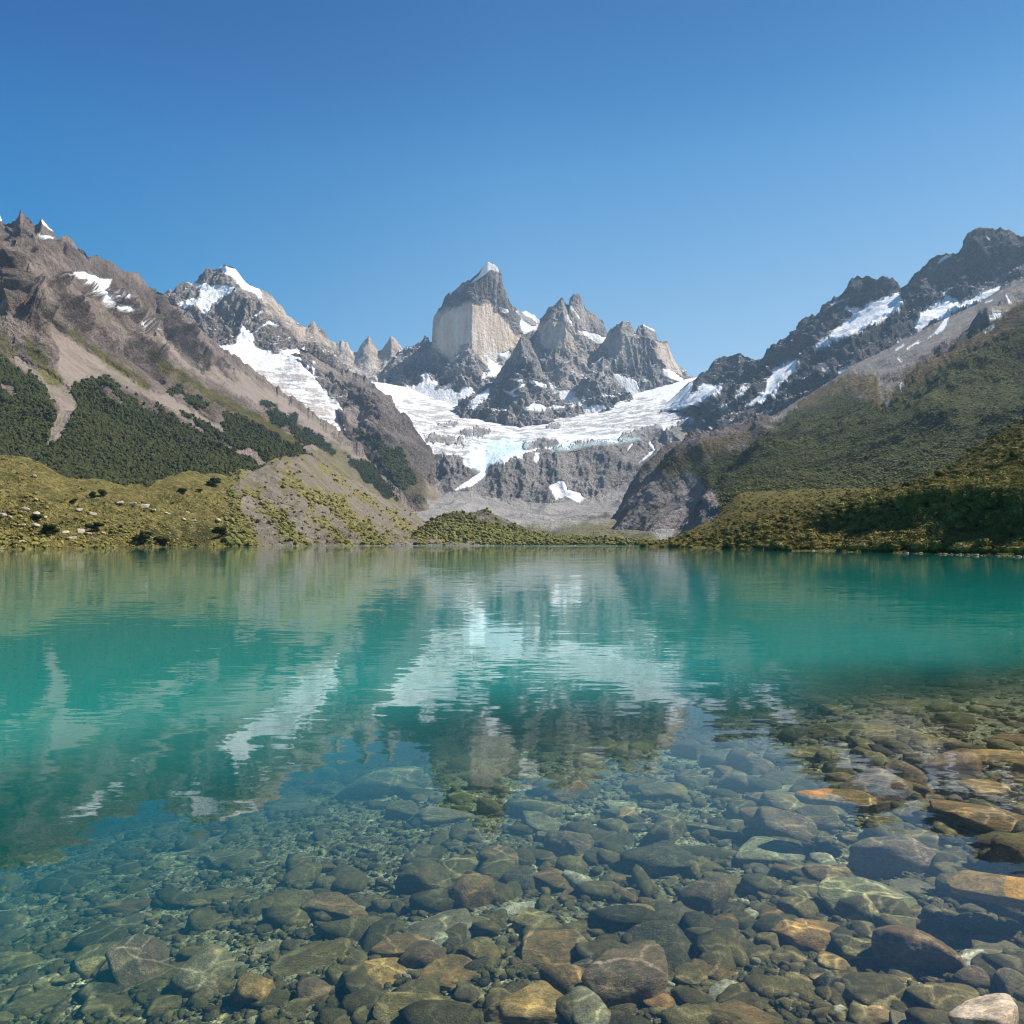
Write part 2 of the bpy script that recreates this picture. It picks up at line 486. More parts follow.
sheet('mountain_left', M_LEFT, [
    [(-160, 520, 900), (0, 500, 950), (150, 497, 1000), (256, 484, 1200), (330, 505, 1500), (400, 540, 1800), (460, 553, 2000)],
    [(-160, 390, 1500), (0, 372, 1550), (60, 385, 1600), (120, 388, 1750), (200, 412, 2000), (256, 430, 2150), (300, 449, 2250), (350, 482, 2400), (400, 522, 2400), (430, 541, 2400), (460, 551, 2400)],
    [(-160, 215, 2150), (-60, 232, 2150), (0, 249, 2150), (15, 243, 2150), (25, 247, 2200), (40, 252, 2230), (50, 262, 2280), (65, 276, 2350), (80, 288, 2450), (100, 303, 2600), (120, 320, 2750), (150, 347, 2900), (200, 382, 3100), (256, 407, 3200), (300, 432, 3200), (350, 467, 3000), (400, 516, 2700), (430, 539, 2600), (460, 550, 2600)],
    [(-160, 219, 2400), (0, 252, 2400), (15, 247, 2400), (40, 256, 2450), (65, 279, 2550), (100, 303, 2750), (150, 343, 3100), (200, 375, 3300), (256, 402, 3400), (300, 428, 3400), (350, 463, 3100), (400, 514, 2800), (460, 549, 2700)],
    [(-160, 170, 2900), (-80, 190, 2900), (-30, 215, 2900), (0, 214, 2950), (6, 222, 2950), (14, 218, 2950), (20, 210, 2950), (27, 214, 2950), (33, 225, 3000), (38, 222, 3000), (42, 219, 3000), (50, 230, 3050), (56, 239, 3050), (62, 237, 3050), (67, 233, 3100), (78, 246, 3100), (88, 254, 3150), (100, 256, 3200), (112, 262, 3250), (122, 270, 3300), (132, 271, 3350), (140, 278, 3400), (150, 287, 3450), (155, 294, 3500), (160, 291, 3500), (166, 297, 3550), (175, 306, 3600), (190, 322, 3700), (205, 333, 3750), (225, 350, 3850), (256, 371, 3950), (275, 386, 4000), (300, 403, 4000), (320, 417, 4000), (335, 427, 3950), (360, 446, 3700), (380, 470, 3400), (400, 492, 3100), (420, 515, 2900), (440, 535, 2800), (460, 548, 2750)],
], -160, 460, 0.7, 0.65, fall=FL, stretch=0.66, amp=104, wl=300, seed=1, jag=2.6, crest_amp=0.4, gamp=40, gwl=520, masks={
    'crag': [('l', [(5, 262, 9), (12, 305, 12)], 8, 3, 1), ('l', [(54, 285, 6), (75, 318, 11), (105, 342, 10), (142, 366, 5)], 9, 3, 1), ('l', [(28, 318, 6), (58, 336, 7)], 6, 3, 1),
             ('l', [(90, 290, 8), (142, 335, 7)], 8, 3, 0.9), ('l', [(154, 298, 7), (180, 338, 9), (205, 366, 4)], 7, 3, 1), ('l', [(217, 362, 5), (228, 374, 5), (240, 385, 3)], 5, 2, 1),
             ('l', [(130, 345, 5), (166, 382, 5)], 6, 3, 0.8), ('l', [(-150, 200, 14), (0, 226, 11), (60, 250, 9), (110, 275, 9), (152, 302, 8)], 8, 3, 0.45),
             ('l', [(-150, 260, 20), (-60, 280, 18)], 8, 3, 1), ('l', [(260, 402, 5), (300, 428, 6), (345, 456, 7), (385, 490, 7)], 8, 3, 0.8)],
    'forest': [
        ('p', [(-160, 345), (0, 360), (15, 366), (35, 376), (46, 390), (54, 405), (56, 415), (50, 430), (46, 445), (42, 520), (-160, 520)], 5, 1.5, 1),
        ('p', [(72, 388), (88, 378), (110, 380), (122, 385), (140, 395), (160, 405), (180, 420), (205, 436), (240, 453), (262, 464), (290, 475), (280, 500), (180, 520), (100, 520), (45, 520), (48, 448), (62, 438), (72, 425), (76, 408)], 6, 1.5, 1),
        ('p', [(182, 412), (200, 420), (230, 436), (262, 452), (240, 450), (210, 436)], 5, 1.2, 1),
        ('p', [(162, 383), (180, 386), (205, 402), (212, 415), (195, 408)], 9, 1.5, 0.9),
        ('p', [(222, 412), (240, 414), (262, 425), (300, 447), (335, 475), (290, 480), (262, 462), (240, 440), (225, 430)], 7, 1.5, 1),
        ('p', [(262, 402), (285, 412), (312, 430), (338, 452), (325, 452), (300, 440), (275, 425)], 9, 1.5, 1),
        ('p', [(345, 452), (380, 470), (400, 500), (385, 500), (360, 478)], 9, 1.5, 1),
        ('l', [(105, 390, 4), (121, 402, 3)], 4, 1.2, -1), ('l', [(2, 386, 3), (12, 392, 5)], 4, 1.2, -1),
        ('l', [(122, 388, 4), (150, 405, 5), (158, 412, 3)], 5, 1.2, -0.9)],
    'grass': [
        ('l', [(72, 333, 3), (100, 354, 4), (147, 386, 4)], 5, 2, 0.9),
        ('l', [(150, 352, 3), (180, 374, 5), (220, 400, 5), (256, 420, 6), (295, 442, 7)], 6, 2, 0.95),
        ('p', [(22, 335), (35, 343), (50, 368), (66, 378), (62, 388), (48, 384), (30, 360)], 7, 2, 0.9),
        ('p', [(-160, 300), (0, 330), (18, 345), (10, 362), (-160, 345)], 10, 3, 0.6),
        ('p', [(160, 370), (215, 402), (260, 432), (230, 420), (180, 395)], 9, 3, 0.6),
        ('p', [(330, 440), (370, 465), (420, 520), (440, 545), (380, 520), (335, 480), (300, 455)], 12, 3, 0.6)],
    'scree': [
        ('p', [(34, 300), (52, 322), (78, 343), (110, 363), (145, 387), (172, 397), (205, 416), (262, 450), (310, 475), (262, 460), (215, 437), (190, 422), (165, 407), (140, 393), (120, 384), (100, 380), (85, 380), (72, 390), (56, 372), (58, 348), (46, 328)], 4, 2.5, 1),
        ('l', [(16, 360, 4), (36, 374, 7), (60, 393, 11), (70, 402, 9), (62, 422, 7), (50, 446, 4)], 5, 1.5, 1),
        ('p', [(120, 312), (150, 338), (190, 368), (240, 398), (290, 421), (340, 446), (332, 430), (290, 402), (250, 376), (222, 360), (238, 386), (205, 370), (165, 335), (140, 318)], 8, 3, 0.95),
        ('l', [(212, 366, 2), (235, 388, 3), (262, 408, 3)], 3, 1, 1),
        ('p', [(300, 440), (330, 432), (360, 450), (420, 515), (460, 552), (380, 552), (320, 470)], 12, 3, 0.85),
        ('p', [(30, 262), (48, 275), (60, 300), (48, 305), (34, 285)], 8, 3, 0.6)],
    'snow': [
        ('p', [(66, 273), (85, 272), (100, 276), (113, 279), (111, 284), (107, 290), (112, 294), (130, 294), (131, 298), (112, 297), (120, 304), (142, 309), (122, 312), (106, 305), (100, 297), (90, 292), (100, 288), (95, 281), (88, 284), (83, 286), (87, 280), (72, 276)], 2.2, 0.7, 1),
        ('l', [(40, 235, 2), (53, 238, 1.2)], 1.5, 0.6, 1), ('l', [(42, 221, 1), (52, 229, 1)], 1.5, 0.6, 1), ('l', [(-6, 214, 6), (4, 219, 3)], 2, 0.6, 1),
        ('l', [(137, 319, 1), (162, 330, 1.2)], 3, 0.8, 0.8)],
})

sheet('mountain_snowy', M_SNOWPK, [
    [(145, 470, 4000), (200, 470, 4000), (256, 460, 4000), (345, 450, 4000)],
    [(145, 360, 4500), (200, 350, 4500), (222, 360, 4450), (256, 385, 4350), (300, 412, 4250), (345, 435, 4150)],
    [(145, 330, 4750), (185, 322, 4750), (205, 322, 4750), (230, 330, 4750), (256, 345, 4750), (280, 353, 4700), (300, 358, 4650), (315, 378, 4550), (345, 405, 4450)],
    [(145, 305, 4950), (185, 300, 4900), (210, 300, 4900), (235, 298, 4900), (256, 310, 4900), (280, 328, 4950), (300, 345, 4950), (345, 375, 4900)],
    [(145, 300, 5150), (160, 294, 5150), (166, 291, 5150), (172, 290, 5150), (178, 287, 5150), (184, 282, 5150), (190, 284, 5150), (196, 281, 5150), (203, 272, 5150), (210, 268, 5150), (218, 268, 5150), (226, 264, 5100), (232, 266, 5100), (238, 272, 5150), (244, 281, 5200), (250, 286, 5200), (258, 289, 5200), (266, 290, 5200), (272, 295, 5200), (280, 306, 5250), (286, 314, 5250), (291, 316, 5300), (298, 325, 5300), (304, 329, 5350), (308, 325, 5350), (312, 322, 5350), (315, 320, 5350), (319, 326, 5350), (324, 334, 5400), (330, 343, 5400), (338, 355, 5400), (345, 372, 5400)],
], 145, 345, 0.8, 0.7, fall=(0, -0.3, -1), stretch=0.6, amp=85, wl=240, seed=2, crest_amp=0.4, masks={
    'snow': [
        ('p', [(189, 282), (205, 282), (225, 285), (238, 286), (226, 299), (216, 302), (208, 310), (202, 315), (196, 303), (185, 309), (177, 304), (187, 298), (197, 298), (199, 292)], 3, 0.7, 1),
        ('p', [(219, 267), (227, 263), (238, 270), (248, 284), (261, 291), (262, 297), (250, 292), (240, 286), (232, 277), (222, 271)], 2.5, 0.6, 1),
        ('p', [(242, 321), (247, 330), (256, 337), (258, 346), (275, 353), (285, 350), (305, 347), (300, 356), (312, 368), (315, 380), (328, 393), (348, 412), (348, 440), (300, 425), (256, 392), (215, 345), (226, 345), (236, 342)], 3, 0.8, 1),
        ('l', [(245, 322, 1.5), (262, 311, 1.2)], 2, 0.5, 1), ('l', [(253, 334, 1.5), (268, 322, 1.5), (278, 325, 1)], 2, 0.5, 1)],
    'ice': [('p', [(250, 350), (300, 360), (330, 400), (320, 410), (270, 380)], 8, 6, 0.12)],
    'dirt': [('p', [(262, 362), (290, 360), (345, 412), (345, 440), (256, 400), (250, 380)], 10, 6, 0.85)],
    'pale': [('p', [(258, 289), (268, 290), (281, 304), (300, 325), (316, 320), (330, 345), (300, 340), (280, 320), (266, 312)], 3, 2, 0.6)],  # sunlit flank, its brightness painted in as paler rock
})

sheet('mountain_distant', M_SNOWPK, [
    [(290, 420, 6600), (440, 420, 6600)],
    [(290, 370, 7200), (440, 380, 7200)],
    [(290, 345, 7500), (322, 342, 7500), (328, 338, 7500), (331, 341, 7500), (336, 344, 7500), (341, 341, 7500), (347, 343, 7500), (351, 350, 7500), (355, 353, 7500), (360, 347, 7500), (364, 342, 7500), (369, 337, 7500), (373, 343, 7500), (377, 350, 7500), (381, 349, 7500), (386, 342, 7500), (391, 335, 7500), (396, 341, 7500), (404, 350, 7500), (420, 365, 7500), (440, 372, 7500)],
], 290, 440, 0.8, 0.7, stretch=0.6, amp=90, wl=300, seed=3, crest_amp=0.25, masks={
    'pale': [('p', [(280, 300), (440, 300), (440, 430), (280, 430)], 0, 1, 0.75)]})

sheet('mountain_spur', M_SPUR, [
    [(284, 362, 4720), (300, 364, 4620), (315, 382, 4540), (325, 396, 4465), (337, 415, 4330), (345, 440, 4050), (370, 475, 3600), (400, 512, 3100), (440, 548, 2600), (465, 551, 2600)],
    [(284, 361, 4740), (296, 358, 4700), (310, 372, 4640), (325, 388, 4560), (340, 405, 4480), (360, 425, 4320), (380, 435, 4000), (400, 465, 3700), (420, 495, 3400), (440, 525, 3100), (465, 545, 2900)],
    [(284, 360, 4780), (290, 352, 4800), (296, 346, 4820), (303, 347, 4840), (310, 351, 4850), (318, 356, 4860), (325, 362, 4860), (335, 366, 4860), (345, 370, 4850), (360, 375, 4850), (366, 378, 4850), (375, 385, 4800), (385, 394, 4750), (395, 406, 4700), (405, 418, 4600), (412, 427, 4550), (420, 438, 4500), (428, 448, 4400), (433, 455, 4300), (438, 478, 4100), (446, 500, 3800), (456, 522, 3500), (465, 540, 3300)],
], 284, 465, 0.8, 0.7, fall=FL, stretch=0.6, amp=80, wl=280, seed=4, crest_amp=0.4, masks={
    'forest': [('p', [(352, 428), (376, 436), (386, 452), (372, 446)], 6, 1.5, 0.9), ('p', [(378, 448), (402, 452), (414, 482), (400, 490), (382, 468)], 8, 1.5, 0.9)],
    'grass': [('p', [(375, 450), (405, 450), (440, 500), (450, 520), (400, 500)], 10, 4, 0.5)],
    'scree': [('p', [(335, 405), (360, 405), (380, 430), (350, 425)], 6, 3, 0.8), ('p', [(425, 480), (442, 490), (465, 540), (430, 548), (400, 530), (425, 515)], 5, 3, 0.9),
              ('p', [(310, 352), (345, 368), (370, 382), (345, 383), (320, 375)], 5, 3, 0.7)],
    'snow': [('l', [(302, 372, 2), (314, 362, 1)], 1.5, 0.6, 0.8)]})

sheet('mountain_tower', M_TOWER, [
    [(378, 415, 5600), (430, 418, 5600), (470, 420, 5600), (545, 420, 5700)],
    [(378, 388, 5900), (400, 386, 5850), (430, 384, 5800), (460, 385, 5750), (500, 385, 5800), (545, 385, 6000)],
    [(378, 380, 6030), (400, 374, 6000), (430, 362, 5990), (445, 362, 5975), (458, 352, 5930), (472, 348, 5915), (485, 360, 5990), (505, 362, 6110), (520, 350, 6220), (545, 352, 6350)],
    [(378, 376, 6200), (395, 361, 6200), (405, 355, 6200), (420, 348, 6200), (430, 345, 6100), (433, 328, 6035), (445, 315, 6005), (455, 306, 5985), (466, 302, 5962), (472, 301, 5950), (480, 303, 6000), (490, 305, 6070), (505, 312, 6200), (512, 322, 6300), (530, 332, 6500), (545, 335, 6600)],
    [(378, 378, 6500), (384, 371, 6450), (390, 361, 6450), (396, 356, 6450), (401, 350, 6450), (405, 348, 6400), (412, 345, 6400), (420, 341, 6400), (425, 337, 6350), (429, 336, 6300), (431.4, 343, 6250), (432.2, 319, 6140), (436, 313, 6120), (440, 308, 6100), (444, 299, 6090), (448, 295, 6080), (454, 289, 6080), (460, 285, 6060), (468, 281, 6040), (476, 277, 6030), (480, 272, 6020), (484, 265, 6020), (487.5, 261, 6010), (492, 263, 6040), (498, 267, 6080), (501.5, 272, 6110), (502.5, 280, 6150), (504, 289, 6200), (508, 297, 6250), (511, 303, 6300), (515, 309, 6380), (520, 311, 6500), (527, 311, 6550), (535, 316, 6600), (540, 321, 6600), (545, 330, 6700)],
], 378, 545, 0.6, 0.6, fall=(0, 0, -1), stretch=0.88, amp=52, wl=170, seed=5, crest_amp=0.25, masks={
    'pale': [('p', [(431, 320), (436, 313), (445, 309), (457, 303), (471, 300), (480, 303), (492, 302), (500, 312), (512, 325), (524, 340), (512, 348), (500, 355), (492, 366), (485, 363), (474, 348), (463, 350), (450, 362), (440, 352), (431, 346)], 8, 3.5, 1)],
    'dark': [('p', [(440, 309), (448, 295), (470, 281), (480, 272), (484, 265), (492, 280), (474, 301), (457, 303)], 8, 3.5, 0.85),
             ('p', [(474, 301), (480, 275), (504, 270), (508, 300), (520, 315), (530, 340), (515, 335), (500, 310), (490, 302)], 3, 2, 0.35)],
    'snow': [('p', [(486, 261), (489, 260), (495, 264), (502, 271), (502, 277), (497, 271), (491, 269), (487, 274), (478, 280), (470, 284), (478, 276)], 1.0, 0.5, 1),
             ('p', [(498, 306), (508, 309), (510, 313), (503, 313)], 1.2, 0.5, 1),
             ('p', [(486, 356), (492, 352), (500, 352), (514, 350), (509, 362), (500, 372), (492, 378), (482, 378), (490, 370)], 3.5, 0.7, 1), ('l', [(493, 356, 3), (503, 361, 4)], 3, 1, -0.8),
             ('p', [(516, 311), (525, 309), (534, 313), (541, 320), (537, 328), (525, 334), (519, 326), (521, 316)], 2, 0.5, 1), ('l', [(520, 314, 2), (533, 322, 3)], 2, 0.8, -0.7),
             ('p', [(384, 386), (400, 388), (425, 380), (424, 375), (432, 382), (442, 372), (446, 377), (434, 390), (450, 386), (460, 392), (470, 386), (478, 392), (545, 395), (545, 430), (378, 430)], 4, 0.9, 1)],
})

sheet('mountain_pyramid', M_TOWER, [
    [(458, 425, 5250), (500, 435, 5150), (520, 438, 5100), (545, 435, 5150), (578, 425, 5300)],
    [(458, 400, 5450), (485, 396, 5430), (500, 395, 5400), (522, 390, 5360), (545, 395, 5400), (565, 404, 5480), (578, 403, 5500)],
    [(458, 400, 5560), (470, 397, 5600), (475, 392, 5600), (485, 386, 5600), (495, 379, 5620), (500, 371, 5620), (508, 360, 5620), (512, 351, 5600), (516, 343, 5580), (520, 338, 5560), (524, 337, 5560), (528, 339, 5570), (531, 344, 5580), (534, 349, 5600), (538, 361, 5640), (543, 374, 5680), (550, 386, 5680), (558, 397, 5650), (568, 402, 5600), (578, 403, 5600)],
], 458, 578, 0.6, 0.6, stretch=0.6, amp=60, wl=170, seed=6, crest_amp=0.3, masks={
    'dark': [('p', [(450, 330), (580, 330), (580, 430), (450, 430)], 0, 2, 0.35)],
    'snow': [('p', [(468, 404), (480, 392), (490, 385), (489, 396), (480, 404), (475, 412)], 2.5, 0.7, 1),
             ('l', [(510, 379, 1.2), (522, 380, 1.5)], 2, 0.5, 1), ('l', [(530, 382, 1.5), (546, 386, 1.2)], 2, 0.5, 1),
             ('l', [(503, 391, 1), (514, 396, 1.5), (522, 396, 1)], 2, 0.5, 1), ('l', [(512, 392, .8), (525, 384, .8)], 1.5, 0.5, 1),
             ('l', [(527, 408, 3), (545, 407, 2.5), (575, 406, 2)], 3, 0.8, 1)]})

sheet('mountain_twin_tower', M_TOWER, [
    [(534, 420, 5700), (618, 420, 5700)],
    [(534, 382, 5950), (560, 380, 5900), (590, 385, 5950), (618, 395, 6000)],
    [(534, 352, 6130), (545, 350, 6080), (560, 355, 6050), (570, 355, 6080), (585, 358, 6160), (600, 365, 6250), (618, 375, 6300)],
    [(534, 340, 6250), (540, 325, 6200), (552, 319, 6130), (566, 322, 6110), (573, 328, 6150), (590, 338, 6270), (604, 344, 6330), (618, 358, 6400)],
    [(534, 335, 6500), (538.5, 332, 6450), (540, 318, 6350), (545, 314, 6330), (549, 308, 6300), (555, 303, 6280), (559, 298, 6260), (563, 297, 6250), (566, 301, 6250), (568, 303, 6250), (570, 296, 6240), (575, 294, 6240), (580, 295, 6250), (583, 301, 6270), (586, 310, 6300), (591, 313, 6330), (597, 315, 6360), (601, 321, 6380), (604, 322, 6400), (607, 329, 6420), (610, 338, 6450), (618, 352, 6500)],
], 534, 618, 0.6, 0.6, fall=(0, 0, -1), stretch=0.8, amp=50, wl=170, seed=7, crest_amp=0.25, masks={
    'pale': [('p', [(539, 323), (552, 318), (564, 322), (572, 332), (575, 348), (568, 355), (560, 350), (545, 350), (539, 345)], 4, 1.5, 0.85),
             ('p', [(555, 300), (600, 312), (600, 400), (540, 400)], 4, 3, 0.3)],
    'snow': [('p', [(568, 316), (575, 327), (590, 331), (608, 337), (606, 343), (598, 342), (588, 337), (578, 333), (570, 326)], 2.2, 0.6, 1),
             ('l', [(572, 306, 1), (580, 318, 1.5)], 2, 0.6, 0.8),
             ('p', [(534, 376), (545, 377), (560, 390), (600, 392), (618, 400), (618, 430), (534, 430)], 3, 0.8, 1)]})

sheet('mountain_square_tower', M_TOWER, [
    [(588, 420, 5700), (700, 415, 5700)],
    [(588, 392, 5900), (620, 395, 5880), (650, 402, 5850), (675, 390, 5900), (700, 384, 6000)],
    [(588, 372, 6080), (608, 362, 6020), (628, 368, 5980), (650, 378, 5980), (668, 372, 6040), (690, 380, 6150), (700, 381, 6200)],
    [(588, 360, 6250), (600, 352, 6200), (608, 342, 6150), (622, 334, 6080), (634, 338, 6080), (645, 335, 6070), (655, 342, 6090), (664, 350, 6150), (674, 366, 6230), (690, 379, 6280), (700, 381, 6300)],
    [(588, 358, 6350), (596, 350, 6320), (603, 341, 6300), (608, 333, 6250), (613, 328, 6230), (618, 325, 6200), (624, 322, 6180), (630, 322, 6180), (633, 328, 6200), (636, 331, 6200), (638, 326, 6200), (641, 325, 6200), (648, 325, 6200), (654, 329, 6200), (657, 333, 6210), (659, 341, 6220), (664, 342, 6230), (668, 342, 6240), (670, 350, 6260), (674, 357, 6280), (678, 366, 6300), (684, 371, 6350), (692, 376, 6400), (700, 381, 6450)],
], 588, 700, 0.6, 0.6, fall=(0, 0, -1), stretch=0.8, amp=50, wl=170, seed=8, crest_amp=0.25, masks={
    'pale': [('p', [(604, 338), (625, 323), (634, 335), (640, 355), (628, 372), (608, 355)], 5, 3, 0.55), ('p', [(655, 340), (668, 342), (676, 360), (682, 374), (666, 368), (658, 356)], 3, 1.5, 0.75)],
    'snow': [('p', [(661, 367), (670, 369), (683, 379), (688, 385), (676, 381), (664, 374)], 1.5, 0.6, 1), ('l', [(632, 324, 0.8), (637, 332, 1.2)], 1, 0.5, 1), ('l', [(644, 325, 0.8), (655, 330, 0.8)], 1, 0.5, 1),
             ('p', [(588, 385), (612, 372), (630, 376), (642, 390), (652, 400), (665, 396), (676, 386), (684, 390), (692, 380), (700, 380), (700, 430), (588, 430)], 3, 0.8, 1)]})

sheet('mountain_buttress', M_TOWER, [
    [(554, 408, 5500), (590, 416, 5450), (610, 412, 5450), (636, 404, 5550)],
    [(554, 409, 5650), (572, 405, 5640), (582, 397, 5620), (597, 390, 5600), (610, 392, 5600), (636, 402, 5680)],
    [(554, 408, 5780), (566, 405, 5780), (573, 398, 5800), (579, 386, 5840), (586, 373, 5870), (596, 361, 5900), (603, 356, 5900), (607, 360, 5890), (612, 372, 5870), (619, 382, 5840), (627, 392, 5800), (636, 402, 5750)],
], 554, 636, 0.6, 0.6, stretch=0.5, amp=55, wl=160, seed=9, crest_amp=0.3, masks={
    'snow': [('l', [(603, 356, 1.5), (592, 364, 1.5), (580, 374, 1.5), (566, 383, 1)], 1.5, 0.5, 1), ('l', [(590, 359, .8), (575, 368, .8)], 1, 0.5, 1),
             ('l', [(603, 395, 2), (615, 396, 1.5)], 2, 0.6, 1), ('l', [(554, 402, 3), (575, 400, 3), (588, 408, 2), (612, 408, 4), (636, 402, 3)], 4, 0.8, 1)]})

sheet('valley_head', M_HEAD, [
    [wz(330, 1000, -3), wz(750, 1000, -3)],
    [wz(330, 1500, 8), wz(560, 1500, 12), wz(750, 1500, 14)],
    [(330, 524, 2400), (430, 524, 2400), (520, 526, 2300), (560, 524, 2300), (640, 524, 2300), (750, 530, 2300)],
    [(330, 495, 3700), (430, 497, 3800), (460, 492, 3850), (480, 493, 3850), (510, 500, 3850), (550, 500, 3850), (600, 492, 3850), (640, 480, 3900), (750, 465, 3900)],
    [(330, 440, 4300), (430, 460, 4180), (448, 456, 4180), (470, 458, 4100), (485, 468, 4100), (500, 462, 4080), (520, 456, 4100), (550, 451, 4150), (600, 444, 4250), (650, 438, 4350), (700, 420, 4500), (750, 410, 4600)],
    [(330, 410, 4800), (430, 428, 4900), (520, 434, 4900), (600, 425, 4950), (700, 402, 5100), (750, 395, 5150)],
    [(330, 378, 5750), (385, 383, 5800), (430, 392, 5850), (470, 400, 5850), (520, 410, 5850), (560, 404, 5850), (600, 404, 5850), (640, 392, 5900), (690, 378, 6000), (750, 370, 6100)],
], 330, 750, 0.8, 0.7, fall=(0, -0.6, -0.8), jag=0, stretch=0.75, amp=46, wl=260, seed=10, crest_amp=0.6, gamp=34, gwl=300, masks={
    'snow': [('p', [(330, 360), (750, 355), (750, 385), (712, 402), (700, 412), (688, 420), (662, 430), (645, 434), (600, 441), (560, 446), (545, 450), (530, 453), (512, 460), (492, 467), (482, 474), (468, 470), (464, 456), (446, 452), (434, 456), (428, 448), (420, 440), (330, 440)], 5, 1.0, 1),
             ('l', [(485, 466, 4), (483, 474, 4), (472, 482, 3.5), (456, 489, 1.2)], 1.2, 0.6, 1),
             ('p', [(550, 487), (560, 480), (565, 481), (569, 489), (580, 493), (584, 498), (580, 503), (566, 496), (556, 500), (553, 494)], 1.5, 0.6, 1),
             ('l', [(536, 459, 2.5), (538, 453, 2)], 1.5, 0.6, 1), ('l', [(628, 450, 1), (632, 444, 1)], 1, 0.5, 1), ('l', [(650, 442, 1.2), (655, 450, 1.5), (640, 462, 1)], 1.5, 0.6, 0.9),
             ('l', [(672, 442, 1.5), (668, 452, 1)], 1, 0.5, 1),
             ('l', [(465, 430, 4), (488, 434, 2)], 5, 1.5, -0.9), ('l', [(428, 436, 4), (446, 440, 3), (462, 442, 3)], 6, 1.5, -0.8), ('l', [(528, 446, 4), (556, 442, 3)], 3, 1.2, -0.95),
             ('l', [(625, 436, 3), (660, 428, 2)], 4, 1.2, -0.7), ('l', [(440, 425, 2), (456, 424, 2)], 5, 1.2, -0.6), ('l', [(548, 427, 1), (558, 425, 2)], 2, 1.2, -0.7)],
    'ice': [('p', [(464, 440), (500, 437), (532, 440), (524, 452), (510, 458), (490, 466), (480, 474), (469, 468)], 4, 3, 1.0), ('l', [(554, 449, 3), (590, 444, 3), (640, 438, 2)], 2, 1.5, 0.8), ('l', [(487, 436, 2), (620, 432, 2)], 3, 3, 0.3)],
    'dirt': [('p', [(400, 392), (560, 405), (700, 395), (700, 425), (600, 440), (520, 440), (440, 460), (400, 420)], 15, 8, 0.8)],
    'scree': [('p', [(410, 498), (440, 490), (462, 492), (480, 494), (512, 502), (545, 502), (560, 498), (600, 498), (625, 480), (640, 485), (700, 500), (750, 560), (330, 560)], 5, 3, 0.95)],
    'grass': [('p', [(560, 526), (600, 520), (625, 518), (645, 525), (660, 540), (750, 560), (330, 560), (440, 530)], 8, 4, 0.75)],
    'forest': [('l', [(590, 518, 2), (608, 516, 2)], 3, 2, 0.7)],
})

sheet('knoll', M_KNOLL, [
    [wz(375, 800, -2), wz(500, 820, -2), wz(600, 830, -2), wz(690, 620, -2)],
    [wz(375, 900, 1), (410, 542.5, 930), (450, 541, 950), (500, 541, 950), (560, 542, 950), (600, 543, 950), wz(690, 700, 1)],
    [(375, 548, 1100), (392, 544, 1100), (410, 536, 1150), (420, 528, 1150), (430, 521, 1150), (440, 515, 1150), (450, 512, 1150), (460, 511, 1150), (468, 514, 1150), (478, 511, 1150), (487, 508, 1150), (491, 513, 1150), (500, 517, 1150), (510, 521, 1150), (520, 527, 1150), (535, 533, 1150), (560, 536, 1150), (600, 537, 1150), (640, 539, 1100), (660, 542, 1000), (690, 547, 900)],
], 375, 690, 0.8, 0.5, jag=0, stretch=0.2, amp=5, wl=60, seed=11, crest_amp=0.7, gamp=4, gwl=40, masks={
    'grass': [('p', [(370, 500), (700, 500), (700, 560), (370, 560)], 0, 2, 0.95), ('p', [(472, 514), (488, 508), (512, 521), (500, 530), (486, 522), (478, 522)], 2, 1, -0.9)],
    'forest': [('p', [(410, 540), (440, 520), (470, 520), (520, 530), (570, 542), (500, 544), (440, 543)], 9, 3, 0.75)]})

